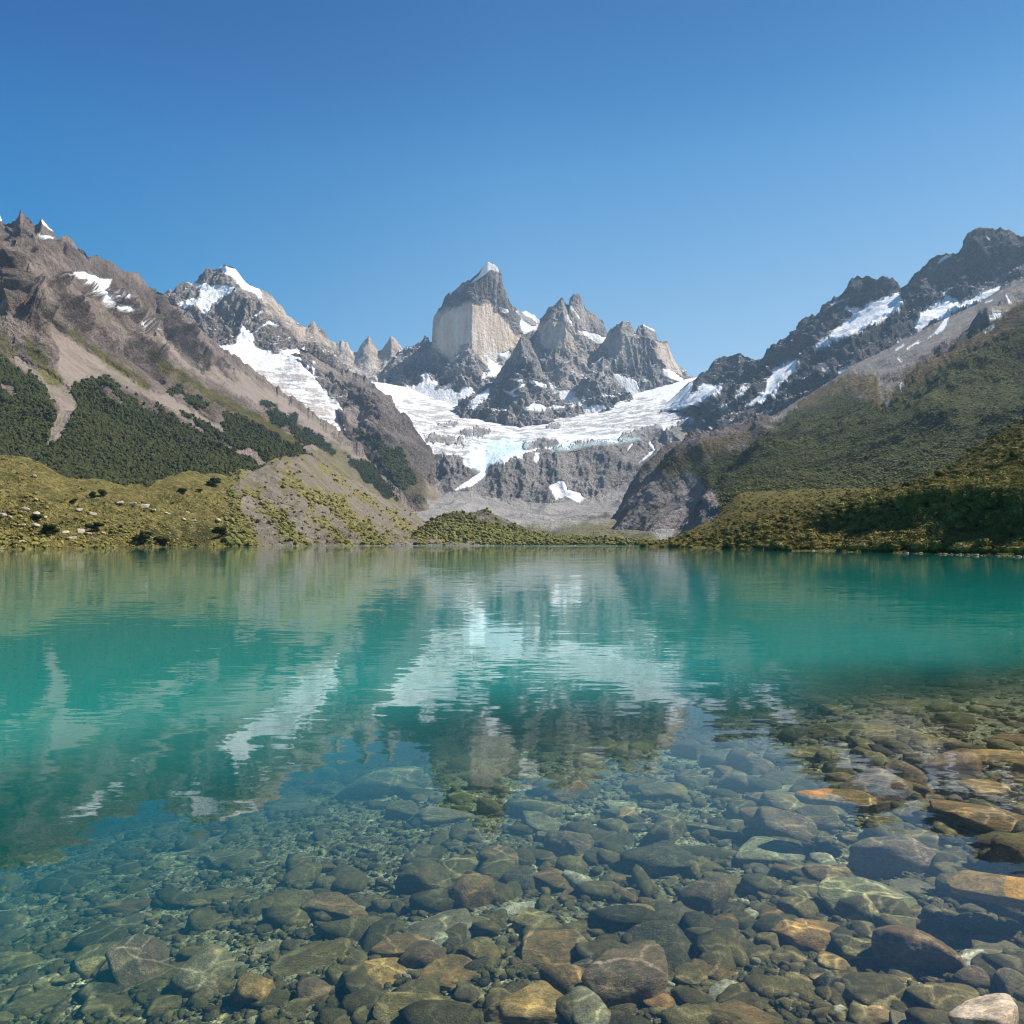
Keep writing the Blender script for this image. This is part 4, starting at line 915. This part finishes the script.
BR = (0.20, 0.135, 0.08); TAN = (0.31, 0.215, 0.11); OL = (0.18, 0.15, 0.085); GR = (0.19, 0.175, 0.145)
PU = (0.19, 0.14, 0.125); RED = (0.205, 0.125, 0.085); OC = (0.30, 0.20, 0.085); PG = (0.27, 0.27, 0.22); WH = (0.5, 0.46, 0.43); DK = (0.09, 0.085, 0.075)
HERO = [
 (985, 1025, 58, 30, WH, 'pale speckled rock breaking the surface at the bottom right corner', 'block', 3, .3, dict(above=0.055, thick=0.17)),
 (628, 978, 84, 54, PU, 'rounded purple-brown boulder left of the bottom centre, largest in the front row', 'block', 5, .5, dict(thick=.26)),
 (530, 1002, 94, 44, TAN, 'golden tan slab with a crease, left of the purple-brown front boulder', 'block', 8, .1, {}),
 (420, 1010, 80, 44, OL, 'flat-topped olive boulder at the bottom edge, third in the front row', 'block', 11, -.1, {}),
 (384, 972, 56, 38, TAN, 'lumpy golden boulder just above the flat-topped olive boulder', 'round', 14, .4, {}),
 (448, 972, 64, 36, BR, 'brown wedge with a bright edge right of the lumpy golden boulder', 'sharp', 17, .6, {}),
 (438, 920, 68, 40, GR, 'flat grey-green angular slab with straight edges, above the brown wedge', 'slab', 20, .3, {}),
 (338, 908, 68, 34, BR, 'brown boulder with a dark front face left of the angular slab', 'block', 23, -.1, {}),
 (294, 900, 44, 26, OL, 'dull olive stone touching the left side of the dark-faced brown boulder', 'round', 26, -.3, {}),
 (402, 944, 54, 28, BR, 'low brown stone tucked behind the lumpy golden boulder', 'round', 29, .1, {}),
 (556, 944, 72, 42, BR, 'curved brown boulder above the golden tan slab', 'block', 32, .9, {}),
 (622, 916, 74, 34, TAN, 'wide tan boulder with a bright top ridge behind the front boulders', 'block', 35, -.1, {}),
 (534, 918, 46, 30, OL, 'olive boulder left of the wide tan boulder with a bright ridge', 'block', 38, .2, {}),
 (666, 908, 26, 20, DK, 'small dark smooth stone at the right end of the wide tan boulder', 'round', 41, 0, {}),
 (572, 892, 28, 18, BR, 'small angular brown stone above the wide tan boulder', 'sharp', 44, .5, {}),
 (807, 930, 64, 36, (0.30, .18, .08), 'orange-brown angular boulder with a craggy top, right of centre', 'sharp', 47, -.3, {}),
 (893, 853, 74, 36, PU, 'domed purple-grey boulder casting a shadow to its lower left', 'block', 50, 0, dict(thick=.24)),
 (870, 898, 80, 38, (0.22, .215, .14), 'oval grey-green boulder below the domed purple-grey one', 'round', 53, -.1, {}),
 (918, 948, 66, 46, RED, 'reddish-brown angular boulder near the right edge', 'block', 56, -.5, dict(thick=.26)),
 (944, 994, 54, 40, OL, 'smooth dark oval stone below the reddish-brown angular boulder', 'round', 59, -.5, {}),
 (1002, 884, 70, 30, OC, 'ochre slab at the right edge just reaching the surface', 'slab', 62, -.2, dict(above=0.012)),
 (990, 813, 78, 32, BR, 'large flat brown boulder at the right edge above the ochre slab', 'slab', 65, -.1, dict(thick=.14)),
 (985, 786, 42, 17, TAN, 'small tan stone behind the large flat brown boulder', 'round', 68, .2, {}),
 (836, 796, 58, 15, (0.26, .16, .08), 'long orange-brown stone just under the surface beside the sky reflection', 'slab', 71, -.3, dict(above=0.004)),
 (786, 786, 42, 20, PG, 'pale blue-grey wedge left of the long orange-brown stone', 'slab', 74, .2, {}),
 (763, 848, 60, 36, PG, 'pale green boulder below the sky reflection, right of centre', 'round', 77, .1, {}),
 (380, 782, 78, 32, (0.21, .17, .13), 'large lone boulder in deep water, farthest out on the left', 'round', 80, .1, dict(thick=.3)),
 (443, 812, 66, 26, (0.2, .165, .13), 'second deep boulder, just right of and nearer than the lone one', 'round', 83, .2, {}),
 (736, 884, 56, 24, OL, 'olive slab with a bright edge left of the orange-brown angular boulder', 'slab', 86, -.2, {}),
 (720, 828, 64, 14, GR, 'thin pale slab above the pale green boulder', 'slab', 89, -.1, {}),
 (621, 804, 30, 16, PG, 'small pale oval stone alone below the main peak reflection', 'round', 92, .1, {}),
 (540, 818, 36, 26, GR, 'grey wedge standing left of the small pale oval stone', 'sharp', 95, .4, {}),
 (852, 727, 84, 17, OL, 'wide low olive slab far out on the right', 'slab', 98, -.1, {}),
 (905, 703, 48, 10, (0.2, .15, .09), 'thin brown slab farthest out on the right', 'slab', 101, 0, {}),
 (994, 756, 82, 15, TAN, 'long tan slab cut by the right edge above the small tan stone', 'slab', 104, 0, {}),
 (940, 742, 36, 14, BR, 'wedge-shaped brown stone left of the small round one by the right edge', 'slab', 107, -.3, {}),
 (1010, 738, 32, 13, RED, 'small round reddish stone on the right edge above the long tan slab', 'round', 110, 0, {}),
 (888, 738, 34, 12, OL, 'small olive stone right of the wide low olive slab', 'round', 113, .3, {}),
 (920, 808, 44, 22, OL, 'olive boulder left of the large flat brown boulder', 'slab', 116, -.3, {}),
 (926, 836, 66, 16, OL, 'long olive slab in front of the large flat brown boulder', 'slab', 119, -.2, {}),
 (945, 862, 46, 18, GR, 'grey stone left of the ochre slab', 'slab', 122, -.2, {}),
 (122, 905, 44, 18, (0.17, .11, .07), 'dark oval stone alone on the left side', 'round', 125, 0, {}),
 (131, 958, 36, 28, BR, 'round brown boulder on the left, below the dark oval stone', 'round', 128, 0, {}),
 (97, 955, 34, 34, OL, 'upright olive boulder touching the round brown one on the left', 'block', 131, .2, {}),
 (190, 848, 34, 12, GR, 'small flat grey stone far out on the left', 'slab', 134, .1, {}),
 (232, 858, 50, 20, GR, 'grey boulder right of the small flat grey stone far out left', 'round', 137, .2, {}),
 (44, 1002, 56, 24, OL, 'flat olive slab near the bottom left corner', 'slab', 140, .1, {}),
 (740, 1014, 66, 34, BR, 'brown dome at the bottom edge right of the front boulders', 'block', 143, 0, {}),
 (714, 968, 38, 26, BR, 'brown boulder above the dome at the bottom edge', 'block', 146, .3, {}),
 (690, 972, 34, 24, OL, 'olive stone touching the left of the brown boulder above the dome', 'block', 149, .3, {}),
 (664, 1000, 36, 20, (0.28, .17, .09), 'small orange-brown stone wedged right of the purple-brown front boulder', 'round', 152, .3, {}),
 (966, 830+130, 40, 24, GR, 'grey wedge stone between the reddish-brown boulder and the right edge', 'sharp', 155, .5, {}),
 (994, 948, 40, 22, GR, 'rounded grey stone at the right edge below the ochre slab', 'round', 158, .1, {}),
 (808, 985, 40, 34, OL, 'angular olive boulder below the orange-brown angular boulder', 'sharp', 161, -.3, {}),
 (836, 980, 46, 20, BR, 'long brown stone right of the angular olive boulder', 'round', 164, -.2, {}),
 (884, 1012, 50, 22, BR, 'flat brown stone at the bottom edge left of the dark oval stone', 'slab', 167, 0, {}),
 (833, 960, 26, 20, TAN, 'small tan round stone below the orange-brown angular boulder', 'round', 170, 0, {}),
 (866, 950, 40, 28, OL, 'olive lump between the small tan stone and the reddish-brown boulder', 'block', 173, .3, {}),
 (912, 886, 36, 18, GR, 'flat grey stone right of the oval grey-green boulder', 'slab', 176, -.4, {}),
 (10, 960, 40, 20, OL, 'half-hidden olive stone at the left edge', 'round', 179, 0, {}),
 (215, 895, 50, 18, OL, 'broad dull stone between the dark oval stone and the dark-faced boulder', 'slab', 182, .2, {}),
 (300, 800, 60, 18, (0.2, .18, .14), 'broad faint slab left of the large lone boulder', 'slab', 185, .1, {}),
 (820, 752, 60, 14, OL, 'broad olive stone below the wide low olive slab', 'slab', 188, -.2, {}),
]
for (px, py, w, h, col, lab, kind, seed, rot, kw) in HERO:
    rock(px, py, w, h, col, lab, kind, seed, rot, n=5 if w > 50 and py > 880 else 4, **kw)

# the rest of the larger stones, one object each, up to about 300 in all
cols = [BR, OL, GR, TAN, PU, OL, BR, GR, DK, OL]
names = {0: 'brown', 1: 'olive', 2: 'grey', 3: 'tan', 4: 'purple-brown', 5: 'olive', 6: 'brown', 7: 'grey', 8: 'dark', 9: 'olive'}
kinds = ['round', 'block', 'slab', 'sharp', 'round', 'block']
n_extra, tries = 0, 0
r2 = np.random.default_rng(21)
while n_extra < 170 and tries < 14000:
    tries += 1
    py = 690 + 330 * r2.random() ** 0.75
    px = -10 + 1044 * r2.random()
    # shallow right side carries more and larger stones
    right = np.clip((px - 300) / 700, 0, 1)
    if r2.random() > 0.08 + 1.0 * right: continue
    if py < 745 and px < 760: continue
    P = on_bed(px, py)
    D = float(depth_at(P[0], P[1]))
    if D > 1.3: continue
    size = (0.045 + 0.19 * r2.random() ** 2.4) * (0.85 + 0.5 * right)
    if any((P[0] - a) ** 2 + (P[1] - c) ** 2 < (0.72 * (size + r)) ** 2 for a, c, r in placed): continue
    k = int(r2.integers(0, 10)); kd = kinds[int(r2.integers(0, 6))]
    col = np.array(cols[k]) * r2.uniform(0.75, 1.3)
    big = size > 0.13
    zone = ('in the shallows along the right side' if px > 700 else 'on the gravel near the middle' if px > 330 else 'on the left part of the lake bed')
    lab = f"{'larger' if big else 'small'} {names[k]} {'flat stone' if kd == 'slab' else 'stone'} under the water {zone}"
    o = link('rock', rock_mesh(kd, 200 + int(r2.integers(0, 6)), 3 if not big else 4), lab, 'rock', f"{'larger' if big else 'small'} {names[k]} {'flat ' if kd == 'slab' else ''}stones {zone}")
    th = size * (0.55 if kd != 'slab' else 0.28) * r2.uniform(0.8, 1.3)
    a_, b_ = size * r2.uniform(0.85, 1.3), size * r2.uniform(0.6, 1.0)
    z = min(-D + th * 0.45, -0.02 - th)
    o.location = (P[0], P[1], z)
    o.scale = (a_, b_, th)
    o.rotation_euler = (r2.normal() * 0.15, r2.normal() * 0.15, r2.normal() * 0.6 - 0.15)
    o.color = (*(col * (1.3, 1.12, 0.92)), 1)
    placed.append((P[0], P[1], size))
    n_extra += 1

# pebbles and cobbles nobody could count
def scatter(name, spots, scale3, rotz, tint, variants, mat, kind='stuff', label=None, cat=None, smooth=True, attr='tint', quat=None):
    Vs, Fs, Ts = [], [], []; off = 0
    vid = np.arange(len(spots)) % len(variants)
    for k, (V, Fa) in enumerate(variants):
        ix = np.where(vid == k)[0]
        if not len(ix): continue
        c, s_ = np.cos(rotz[ix]), np.sin(rotz[ix])
        X = V[None] * scale3[ix][:, None, :]
        Y = np.stack([X[..., 0] * c[:, None] - X[..., 1] * s_[:, None], X[..., 0] * s_[:, None] + X[..., 1] * c[:, None], X[..., 2]], -1) + spots[ix][:, None, :]
        Vs.append(Y.reshape(-1, 3))
        Fs.append((Fa[None] + (np.arange(len(ix)) * len(V))[:, None, None] + off).reshape(-1, 3))
        Ts.append(np.repeat(tint[ix], len(V)))
        off += len(ix) * len(V)
    me = make_mesh(name, np.concatenate(Vs), np.concatenate(Fs), mat, smooth, {attr: np.concatenate(Ts)})
    return link(name, me, label, cat, kind=kind)

def peb_field(n, smin, smax, pw, variants, ymax, name, label):
    r3 = np.random.default_rng(int(n))
    # even in the picture: uniform in image space turned to bed positions
    py = 630 + 560 * r3.random(n) ** 1.1; px = -260 + 1860 * r3.random(n)
    u = (px - 512) / F; v = (py - 544) / F
    D = np.full(n, 0.4)
    for _ in range(12):
        Y = (CAM[2] + D) / v; X = u * Y; D = 0.5 * D + 0.5 * depth_at(X, Y)
    Y = (CAM[2] + D) / v; X = u * Y
    D = depth_at(X, Y)
    ok = (D < 1.5) & (Y < ymax) & ((r3.random(n) < 0.35 + 0.65 * np.clip((px - 250) / 500, 0, 1)) | (smax < 0.05))
    X, Y, D = X[ok], Y[ok], D[ok]; m = len(X)
    s = (smin + (smax - smin) * r3.random(m) ** pw) * np.clip(0.75 + 0.09 * Y, 0.8, 2.2)
    sc = np.stack([s * r3.uniform(0.8, 1.6, m), s * r3.uniform(0.55, 1.0, m), s * r3.uniform(0.25, 0.6, m)], -1)
    bzz = -D + 0.045 * fbm(np.stack([X, Y, 0 * X], -1) * 2.3, 5, 0.6)
    P = np.stack([X, Y, np.minimum(bzz + sc[:, 2] * 0.35, -sc[:, 2] - 0.01)], -1)
    tint = np.clip(r3.normal(0.5, 0.2, m), 0, 1); tint[r3.random(m) < 0.012] = 1.0
    scatter(name, P, sc, r3.random(m) * 6.28, tint, variants, M_PEB, label=label, cat='pebbles')
peb_field(5600, 0.022, 0.13, 2.6, [rock_shape(300 + k, 2, 7, 18, 0.05) for k in range(9)], 30, 'cobbles', 'fist-sized brown and olive cobbles covering the lake bed')
peb_field(56000, 0.009, 0.036, 2.0, [rock_shape(320 + k, 1, 9, 10, 0.04) for k in range(6)], 14, 'pebbles', 'fine grey-brown gravel lying between the larger stones')

# ------------------------------------------------------------------ trees, shrubs and scrub
def leaf_mat(name, lo, hi):
    m, t = new_mat(name); b = NB(t)
    at = b.n('ShaderNodeAttribute', attribute_name='tint')
    oi = b.n('ShaderNodeObjectInfo')
    n = b.noise(b.pos(), 0.4, 3, 0.6)
    f = b.math('ADD', b.math('MULTIPLY', at.outputs['Fac'], 0.7), b.math('ADD', b.math('MULTIPLY', n, 0.35), b.math('MULTIPLY', oi.outputs['Random'], 0.15)), clamp=True)
    c = b.ramp(f, [(0.15, lo), (0.85, hi)])
    b.out(b.diffuse(c, None, 0.85, 0.1))
    return m
L_FOREST = leaf_mat('dark beech foliage', (0.013, 0.018, 0.006), (0.050, 0.056, 0.018))
L_SCRUB = leaf_mat('olive scrub foliage', (0.045, 0.052, 0.015), (0.20, 0.185, 0.058))
L_SHORE = leaf_mat('yellow-green shrub foliage', (0.035, 0.038, 0.01), (0.27, 0.225, 0.068))
m_, t_ = new_mat('shrub bark'); _b = NB(t_); _b.out(_b.diffuse((0.12, 0.09, 0.065))); M_BARK = m_

def sheet_samples(name, n, weight, seed, pyr=None, pxr=None):
    S_ = SHEETS[name]; r_ = np.random.default_rng(seed)
    P = S_['P'][:-S_['nb']]; px = S_['px'][:-S_['nb']]; N = S_['N'][:-S_['nb']]
    A = {k: v[:-S_['nb']] for k, v in S_['A'].items()}
    ax, ay = pix(P)
    area = np.abs(np.gradient(ay, axis=0)) * S_['dx']
    w = weight(ax, ay, A) * np.clip(area, 0.02, 3)
    w = w * (ax > -40) * (ax < 1064) * (P[..., 2] > 0.3)
    cdf = np.cumsum(w.ravel()); ix = np.searchsorted(cdf, r_.random(n) * cdf[-1])
    ix = np.clip(ix, 0, w.size - 1)
    Q = P.reshape(-1, 3)[ix]
    jit = r_.normal(size=(n, 2)) * (Q[:, 1:2] / F * 0.6)
    Q = Q.copy(); Q[:, :2] += jit
    return Q, ax.ravel()[ix], ay.ravel()[ix], r_

def lump(seed, n):
    V, Fa = ICO[n]
    r = 1 + 0.55 * fbm(V * 1.9 + seed, 3, 0.7)
    P = V * r[:, None]
    return P, Fa
L0 = [lump(k * 3.1, 1) for k in range(7)]
L1 = [lump(k * 5.3, 2) for k in range(7)]

def leafy(seed, nleaf=210, leaf=0.125):
    r_ = np.random.default_rng(seed)
    LV, LF = lump(seed * 0.7, 1)
    k = r_.integers(0, len(LV), nleaf)
    c = LV[k] * r_.uniform(0.75, 1.12, nleaf)[:, None] + r_.normal(size=(nleaf, 3)) * 0.22
    d = r_.normal(size=(nleaf, 3)); a1 = np.cross(d, LV[k]); a1 /= np.linalg.norm(a1, axis=1, keepdims=True)
    a2 = np.cross(LV[k] + 0.5 * d, a1); a2 /= np.linalg.norm(a2, axis=1, keepdims=True)
    s = leaf * r_.uniform(0.6, 1.4, nleaf)[:, None]
    V = np.stack([c - a1 * s, c + a1 * s, c + a2 * s * 1.2], 1).reshape(-1, 3)
    return np.concatenate([LV * 0.74, V]), np.concatenate([LF, np.arange(nleaf * 3).reshape(-1, 3) + len(LV)])
LF1 = [leafy(k + 1) for k in range(6)]

def scrub(name, sheets, n, size, weight, mat, label, cat, seed, variants=L0, h=(0.8, 1.2), smooth=False, pw=1.5):
    Qs, Ss = [], []
    for sh, k in sheets:
        Q, ax, ay, r_ = sheet_samples(sh, int(n * k), weight, seed)
        Qs.append(Q)
    Q = np.concatenate(Qs); m = len(Q); r_ = np.random.default_rng(seed + 1)
    s = size[0] + (size[1] - size[0]) * r_.random(m) ** pw
    sc = np.stack([s * r_.uniform(0.8, 1.2, m), s * r_.uniform(0.8, 1.2, m), s * r_.uniform(h[0], h[1], m)], -1)
    Q = Q + np.array([0, 0, 1]) * (sc[:, 2:3] * 0.45)
    return scatter(name, Q, sc, r_.random(m) * 6.28, np.clip(r_.normal(0.5, 0.25, m), 0, 1), variants, mat, label=label, cat=cat, smooth=smooth)

scrub('forest', [('mountain_left', 1.0)], 24000, (2.0, 4.6), lambda x, y, A: A['forest'] ** 2, L_FOREST,
      'dark green beech forest covering the foot of the left mountain', 'forest', 51, h=(1.0, 1.5))
scrub('woodland', [('mountain_spur', 1.0)], 900, (5, 9), lambda x, y, A: (A['forest'] > 0.5) * 1.0, L_FOREST,
      'dark green woodland patch on the brown rocky spur', 'forest', 52)
scrub('hillside_scrub', [('right_slope', 1.0)], 30000, (0.8, 2.2), lambda x, y, A: A['forest'] * (0.25 + sstep(380, 470, y)) + 0.15 * A['grass'], L_SCRUB,
      'olive green scrub blanketing the right mountainside', 'scrub', 53, h=(0.4, 0.8))
scrub('moraine_scrub', [('left_shore', 1.0)], 2600, (0.8, 3.0), lambda x, y, A: (x > 225) * (0.15 + A['grass']) * (0.5 + (y > 490)), L_SCRUB,
      'dark green tufts and bushes dotting the grey scree bank left of the knoll', 'scrub', 58, h=(0.5, 0.9), pw=3)
scrub('knoll_scrub', [('knoll', 1.0)], 3500, (1.2, 3.6), lambda x, y, A: A['grass'] * 0.5 + A['forest'], L_SCRUB,
      'dark olive scrub growing over the low knoll at the far shore', 'scrub', 54, variants=L0, h=(0.6, 1.0), pw=2)
scrub('meadow_scrub', [('left_shore', 1.0)], 6000, (0.25, 1.2), lambda x, y, A: A['grass'] * (0.35 + 0.65 * (y > 500)) + A['forest'] * 2, L_SHORE,
      'low tussocks and heath on the grassy left shore', 'scrub', 55, variants=L0, h=(0.4, 0.8), pw=3)
scrub('shore_scrub', [('right_shore', 1.0)], 11000, (0.35, 1.4), lambda x, y, A: 0.7 + A['forest'] * 0.6, L_SHORE,
      'dense low yellow-green scrub covering the right shore', 'scrub', 56, variants=LF1, h=(0.5, 0.9), pw=2)

def shrub_meshes(seed, mat, nleaf=1100, leaf=0.075, tall=1.0):
    """several leafy lobes of small leaf faces round a darker heart, with stems"""
    r_ = np.random.default_rng(seed)
    nl = int(r_.integers(5, 9))
    C_ = np.stack([r_.uniform(-0.55, 0.55, nl), r_.uniform(-0.55, 0.55, nl), r_.uniform(0.35, 0.95, nl) * tall], -1)
    R_ = r_.uniform(0.28, 0.48, nl)
    k = r_.integers(0, nl, nleaf)
    d = r_.normal(size=(nleaf, 3)); d /= np.linalg.norm(d, axis=1, keepdims=True)
    c = C_[k] + d * (R_[k] * r_.uniform(0.72, 1.1, nleaf))[:, None] * (1, 1, 0.85)
    c[:, 2] = np.maximum(c[:, 2], 0.03)
    a1 = np.cross(d, r_.normal(size=(nleaf, 3))); a1 /= np.linalg.norm(a1, axis=1, keepdims=True)
    a2 = np.cross(d + 0.7 * r_.normal(size=(nleaf, 3)), a1); a2 /= np.linalg.norm(a2, axis=1, keepdims=True)
    s = leaf * r_.uniform(0.7, 1.4, nleaf)[:, None]
    V = np.stack([c - a1 * s, c + a2 * s * 0.7, c + a1 * s, c - a2 * s * 0.7], 1).reshape(-1, 3)
    Fa = np.arange(nleaf * 4).reshape(-1, 4)
    tri = np.concatenate([Fa[:, [0, 1, 2]], Fa[:, [0, 2, 3]]])
    tint = np.repeat(np.clip(r_.normal(0.5, 0.2, nl)[k] + r_.normal(0, 0.12, nleaf), 0, 1), 4)
    hV, hF, hT = [V], [tri], [tint]; off = len(V)
    for j in range(nl):
        LV, LF = lump(seed + j, 2)
        X = LV * R_[j] * 0.82 + C_[j]; X[:, 2] = np.maximum(X[:, 2], 0.0)
        hV.append(X); hF.append(LF + off); hT.append(np.full(len(LV), 0.25)); off += len(LV)
    fol = make_mesh('foliage', np.concatenate(hV), np.concatenate(hF), mat, False, {'tint': np.concatenate(hT)})
    sv, sf = [], []; o2 = 0
    for j in range(nl):
        p0 = np.array([C_[j][0] * 0.15, C_[j][1] * 0.15, -0.3]); p1 = C_[j]
        for q, rr in ((p0, 0.05), (p1, 0.02)):
            for a_ in range(5):
                sv.append(q + rr * np.array([math.cos(a_ * 1.2566), math.sin(a_ * 1.2566), 0]))
        for a_ in range(5):
            b_ = (a_ + 1) % 5
            sf += [[o2 + a_, o2 + b_, o2 + 5 + b_], [o2 + a_, o2 + 5 + b_, o2 + 5 + a_]]
        o2 += 10
    stem = make_mesh('stem', np.array(sv), np.array(sf), M_BARK, True)
    return fol, stem

SHR = [shrub_meshes(400 + k, L_SHORE, leaf=0.085, tall=0.75 + 0.08 * k) for k in range(5)]
TRE = [shrub_meshes(450 + k, L_FOREST, leaf=0.10, tall=1.35) for k in range(2)]

def ground_at(name, px, py):
    S_ = SHEETS[name]; P = S_['P'][:-S_['nb']]
    ax, ay = pix(P)
    d = (ax - px) ** 2 + (ay - py) ** 2
    near_ = d <= d.min() + 3.0
    k = np.argmin(np.where(near_, P[..., 1], 1e9))
    return P.reshape(-1, 3)[k]

def put_plant(name, meshes, g, size, label, cat, group, part='foliage', rot=None, hs=1.0, trunk='stem'):
    e_ = bpy.data.objects.new(name, None); COL.objects.link(e_)
    e_.location = g; e_.rotation_euler = (0, 0, rot if rot is not None else random.random() * 6.28)
    e_.scale = (size, size, size * hs)
    e_['label'] = label; e_['category'] = cat
    if group: e_['group'] = group
    o1 = bpy.data.objects.new(part, meshes[0]); COL.objects.link(o1); o1.parent = e_
    o2 = bpy.data.objects.new(trunk, meshes[1]); COL.objects.link(o2); o2.parent = e_
    return e_

# lone dark bushes on the left meadow
for k, (px, py, w, lab) in enumerate([
    (104, 496, 9, 'rounded dark green tree, right one of the pair on the grassy left hill'),
    (94, 497, 7, 'smaller dark green tree, left one of the pair on the grassy left hill'),
    (94, 530, 15, 'broad dark bush beside pale rocks above the left shore'),
    (52, 533, 16, 'wide dark bush on the left meadow below a long pale outcrop'),
    (36, 520, 14, 'dark bush just right of the long pale outcrop on the left hill'),
    (73, 502, 8, 'small dark bush alone on the slope left of the paired trees'),
    (200, 490, 6, 'tiny dark bush on the crest of the grassy hill below the forest'),
    (213, 484, 14, 'low wide dark thicket on the crest right of the tiny bush'),
    (182, 491, 9, 'dark bush left of the tiny one under the forest edge'),
    (142, 540, 17, 'left of two dark thickets close above the left waterline'),
    (162, 543, 15, 'right of two dark thickets close above the left waterline'),
    (222, 535, 16, 'olive thicket near the waterline where meadow meets scree'),
]):
    g = ground_at('left_shore', px, py)
    put_plant('tree' if k < 2 else 'bush', TRE[k % 2], g, w / F * g[1] * 0.62, lab, 'tree' if k < 2 else 'bush', None,
              'crown' if k < 2 else 'foliage', hs=1.0 if k < 2 else 0.6, trunk='trunk' if k < 2 else 'stem')

# stones along the waterline
def shore_stones(lst, n, seed, name, label, k_=1.0):
    r_ = np.random.default_rng(seed)
    px = r_.uniform(-30, 1050, n); px = px[(px > lst[0][0]) & (px < lst[-1][0])]
    d = np.interp(px, [q[0] for q in lst], [q[1] for q in lst]) * r_.normal(1.0, 0.012, len(px))
    u = (px - 512) / F
    s_ = (0.12 + 0.75 * r_.random(len(px)) ** 3) * k_
    P = np.stack([u * d, d, 0.15 * s_], -1)
    scatter(name, P, np.stack([s_ * 1.2, s_, s_ * 0.7], -1), r_.random(len(px)) * 6.28, np.clip(r_.normal(0.75, 0.15, len(px)), 0, 1),
            [rock_shape(340 + k, 1, 9, 12, 0.04) for k in range(5)], M_PEB, label=label, cat='stones')
shore_stones(LSH, 1500, 61, 'shore_stones', 'grey stones lying along the waterline under the left meadow and scree')
shore_stones(RSH, 1100, 62, 'shore_stones', 'grey stones lying along the waterline under the right shore scrub', 0.3)
shore_stones([(380, 815), (500, 835), (600, 840), (690, 640)], 900, 63, 'shore_stones', 'grey stones lying along the waterline under the far knoll')

# shrubs that show one by one on the right shore
Q, ax, ay, r_ = sheet_samples('right_shore', 1500, lambda x, y, A: (x > 690) * (0.25 + np.clip((x - 700) / 320, 0, 1)) * (y > 430), 77)
keep = []
for k in range(len(Q)):
    s = 1.0 + 1.3 * r_.random() ** 1.5
    if all((Q[k][0] - q[0]) ** 2 + (Q[k][1] - q[1]) ** 2 > (0.9 * (s + t)) ** 2 for q, t, *_ in keep):
        keep.append((Q[k], s, ax[k], ay[k]))
    if len(keep) >= 210: break
for i, (q, s, x_, y_) in enumerate(keep):
    zone = 'at the waterline' if y_ > 535 else 'on the lower bank' if y_ > 500 else 'high on the hillside'
    side = 'near the right edge' if x_ > 900 else 'midway along' if x_ > 790 else 'towards the far point'
    put_plant('shrub', SHR[i % 5], q - np.array([0, 0, 0.1]), s, f'rounded yellow-green shrub {zone} of the right shore, {side}', 'shrub',
              f'shrubs {zone} of the right shore {side}', hs=0.85)

# pale rocks that stick out of the left meadow
def outcrop(px, py, w, lab, sheet_='left_shore', col=(0.40, 0.35, 0.28), seed=0, h=0.42, group=None):
    g = ground_at(sheet_, px, py); W = w / F * g[1]
    o = link('boulder', rock_mesh('sharp' if seed % 2 else 'block', 500 + seed % 7, 3), lab, 'boulder', group)
    o.location = g + np.array([0, 0, 0.05 * W]); o.scale = (W * 0.5, W * 0.34, W * h * 0.5); o.rotation_euler = (0.2, -0.15, seed * 1.3)
    o.color = (*col, 1)
for k, (px, py, w, lab) in enumerate([
    (24, 510, 13, 'long pale rock outcrop on the left hill, largest there'), (38, 513, 9, 'pale rock touching the right end of the long outcrop'),
    (45, 517, 8, 'pale block behind the dark bush on the left hill'), (37, 525, 8, 'small pale rock above the wide dark bush'),
    (65, 532, 11, 'pale rock right of the wide dark bush'), (73, 538, 9, 'pale rock below and right of the wide dark bush'),
    (80, 530, 11, 'slanting pale rock left of the broad dark bush'), (88, 534, 8, 'pale rock touching the broad dark bush'),
    (105, 533, 6, 'small white rock right of the broad dark bush'), (35, 475, 7, 'pale rock high on the left hill near its crest'),
    (22, 524, 7, 'pale stone between the long outcrop and the left waterline'), (2, 515, 9, 'pale rock at the left edge of the picture on the hill'),
    (11, 516, 5, 'small pale rock left of the long outcrop'), (36, 499, 5, 'small round white rock above the long outcrop'),
    (10, 494, 4, 'tiny white rock high on the far left of the hill'), (22, 540, 6, 'pale stone close above the left waterline'),
    (80, 510, 9, 'pale rock on the slope below the small lone bush'), (92, 513, 9, 'pale rock right of the one below the small lone bush'),
    (122, 502, 9, 'first pale rock of a broken row crossing the meadow'), (134, 504, 10, 'second pale rock of a broken row crossing the meadow'),
    (146, 507, 11, 'third and largest pale rock of a broken row crossing the meadow'), (154, 509, 7, 'fourth pale rock of a broken row crossing the meadow'),
    (168, 512, 6, 'fifth pale rock of a broken row crossing the meadow'), (184, 518, 7, 'sixth pale rock of a broken row crossing the meadow'),
    (195, 520, 7, 'last pale rock of a broken row crossing the meadow'), (188, 511, 5, 'small brown-grey rock above the end of the broken row'),
    (218, 519, 8, 'pale rock on the edge of the scree, right of the broken row')]):
    outcrop(px, py, w, lab, seed=k)
for k, (px, py, w, lab) in enumerate([
    (812, 551.5, 6, 'small pale rock at the waterline of the right shore'), (922, 554, 6, 'left of two pale rocks at the water near the right edge'),
    (932, 554.5, 8, 'right of two pale rocks at the water near the right edge'), (902, 505, 8, 'pale rock half buried in scrub on the right shore')]):
    outcrop(px, py, w, lab, 'right_shore', (0.36, 0.34, 0.3), seed=k + 3)
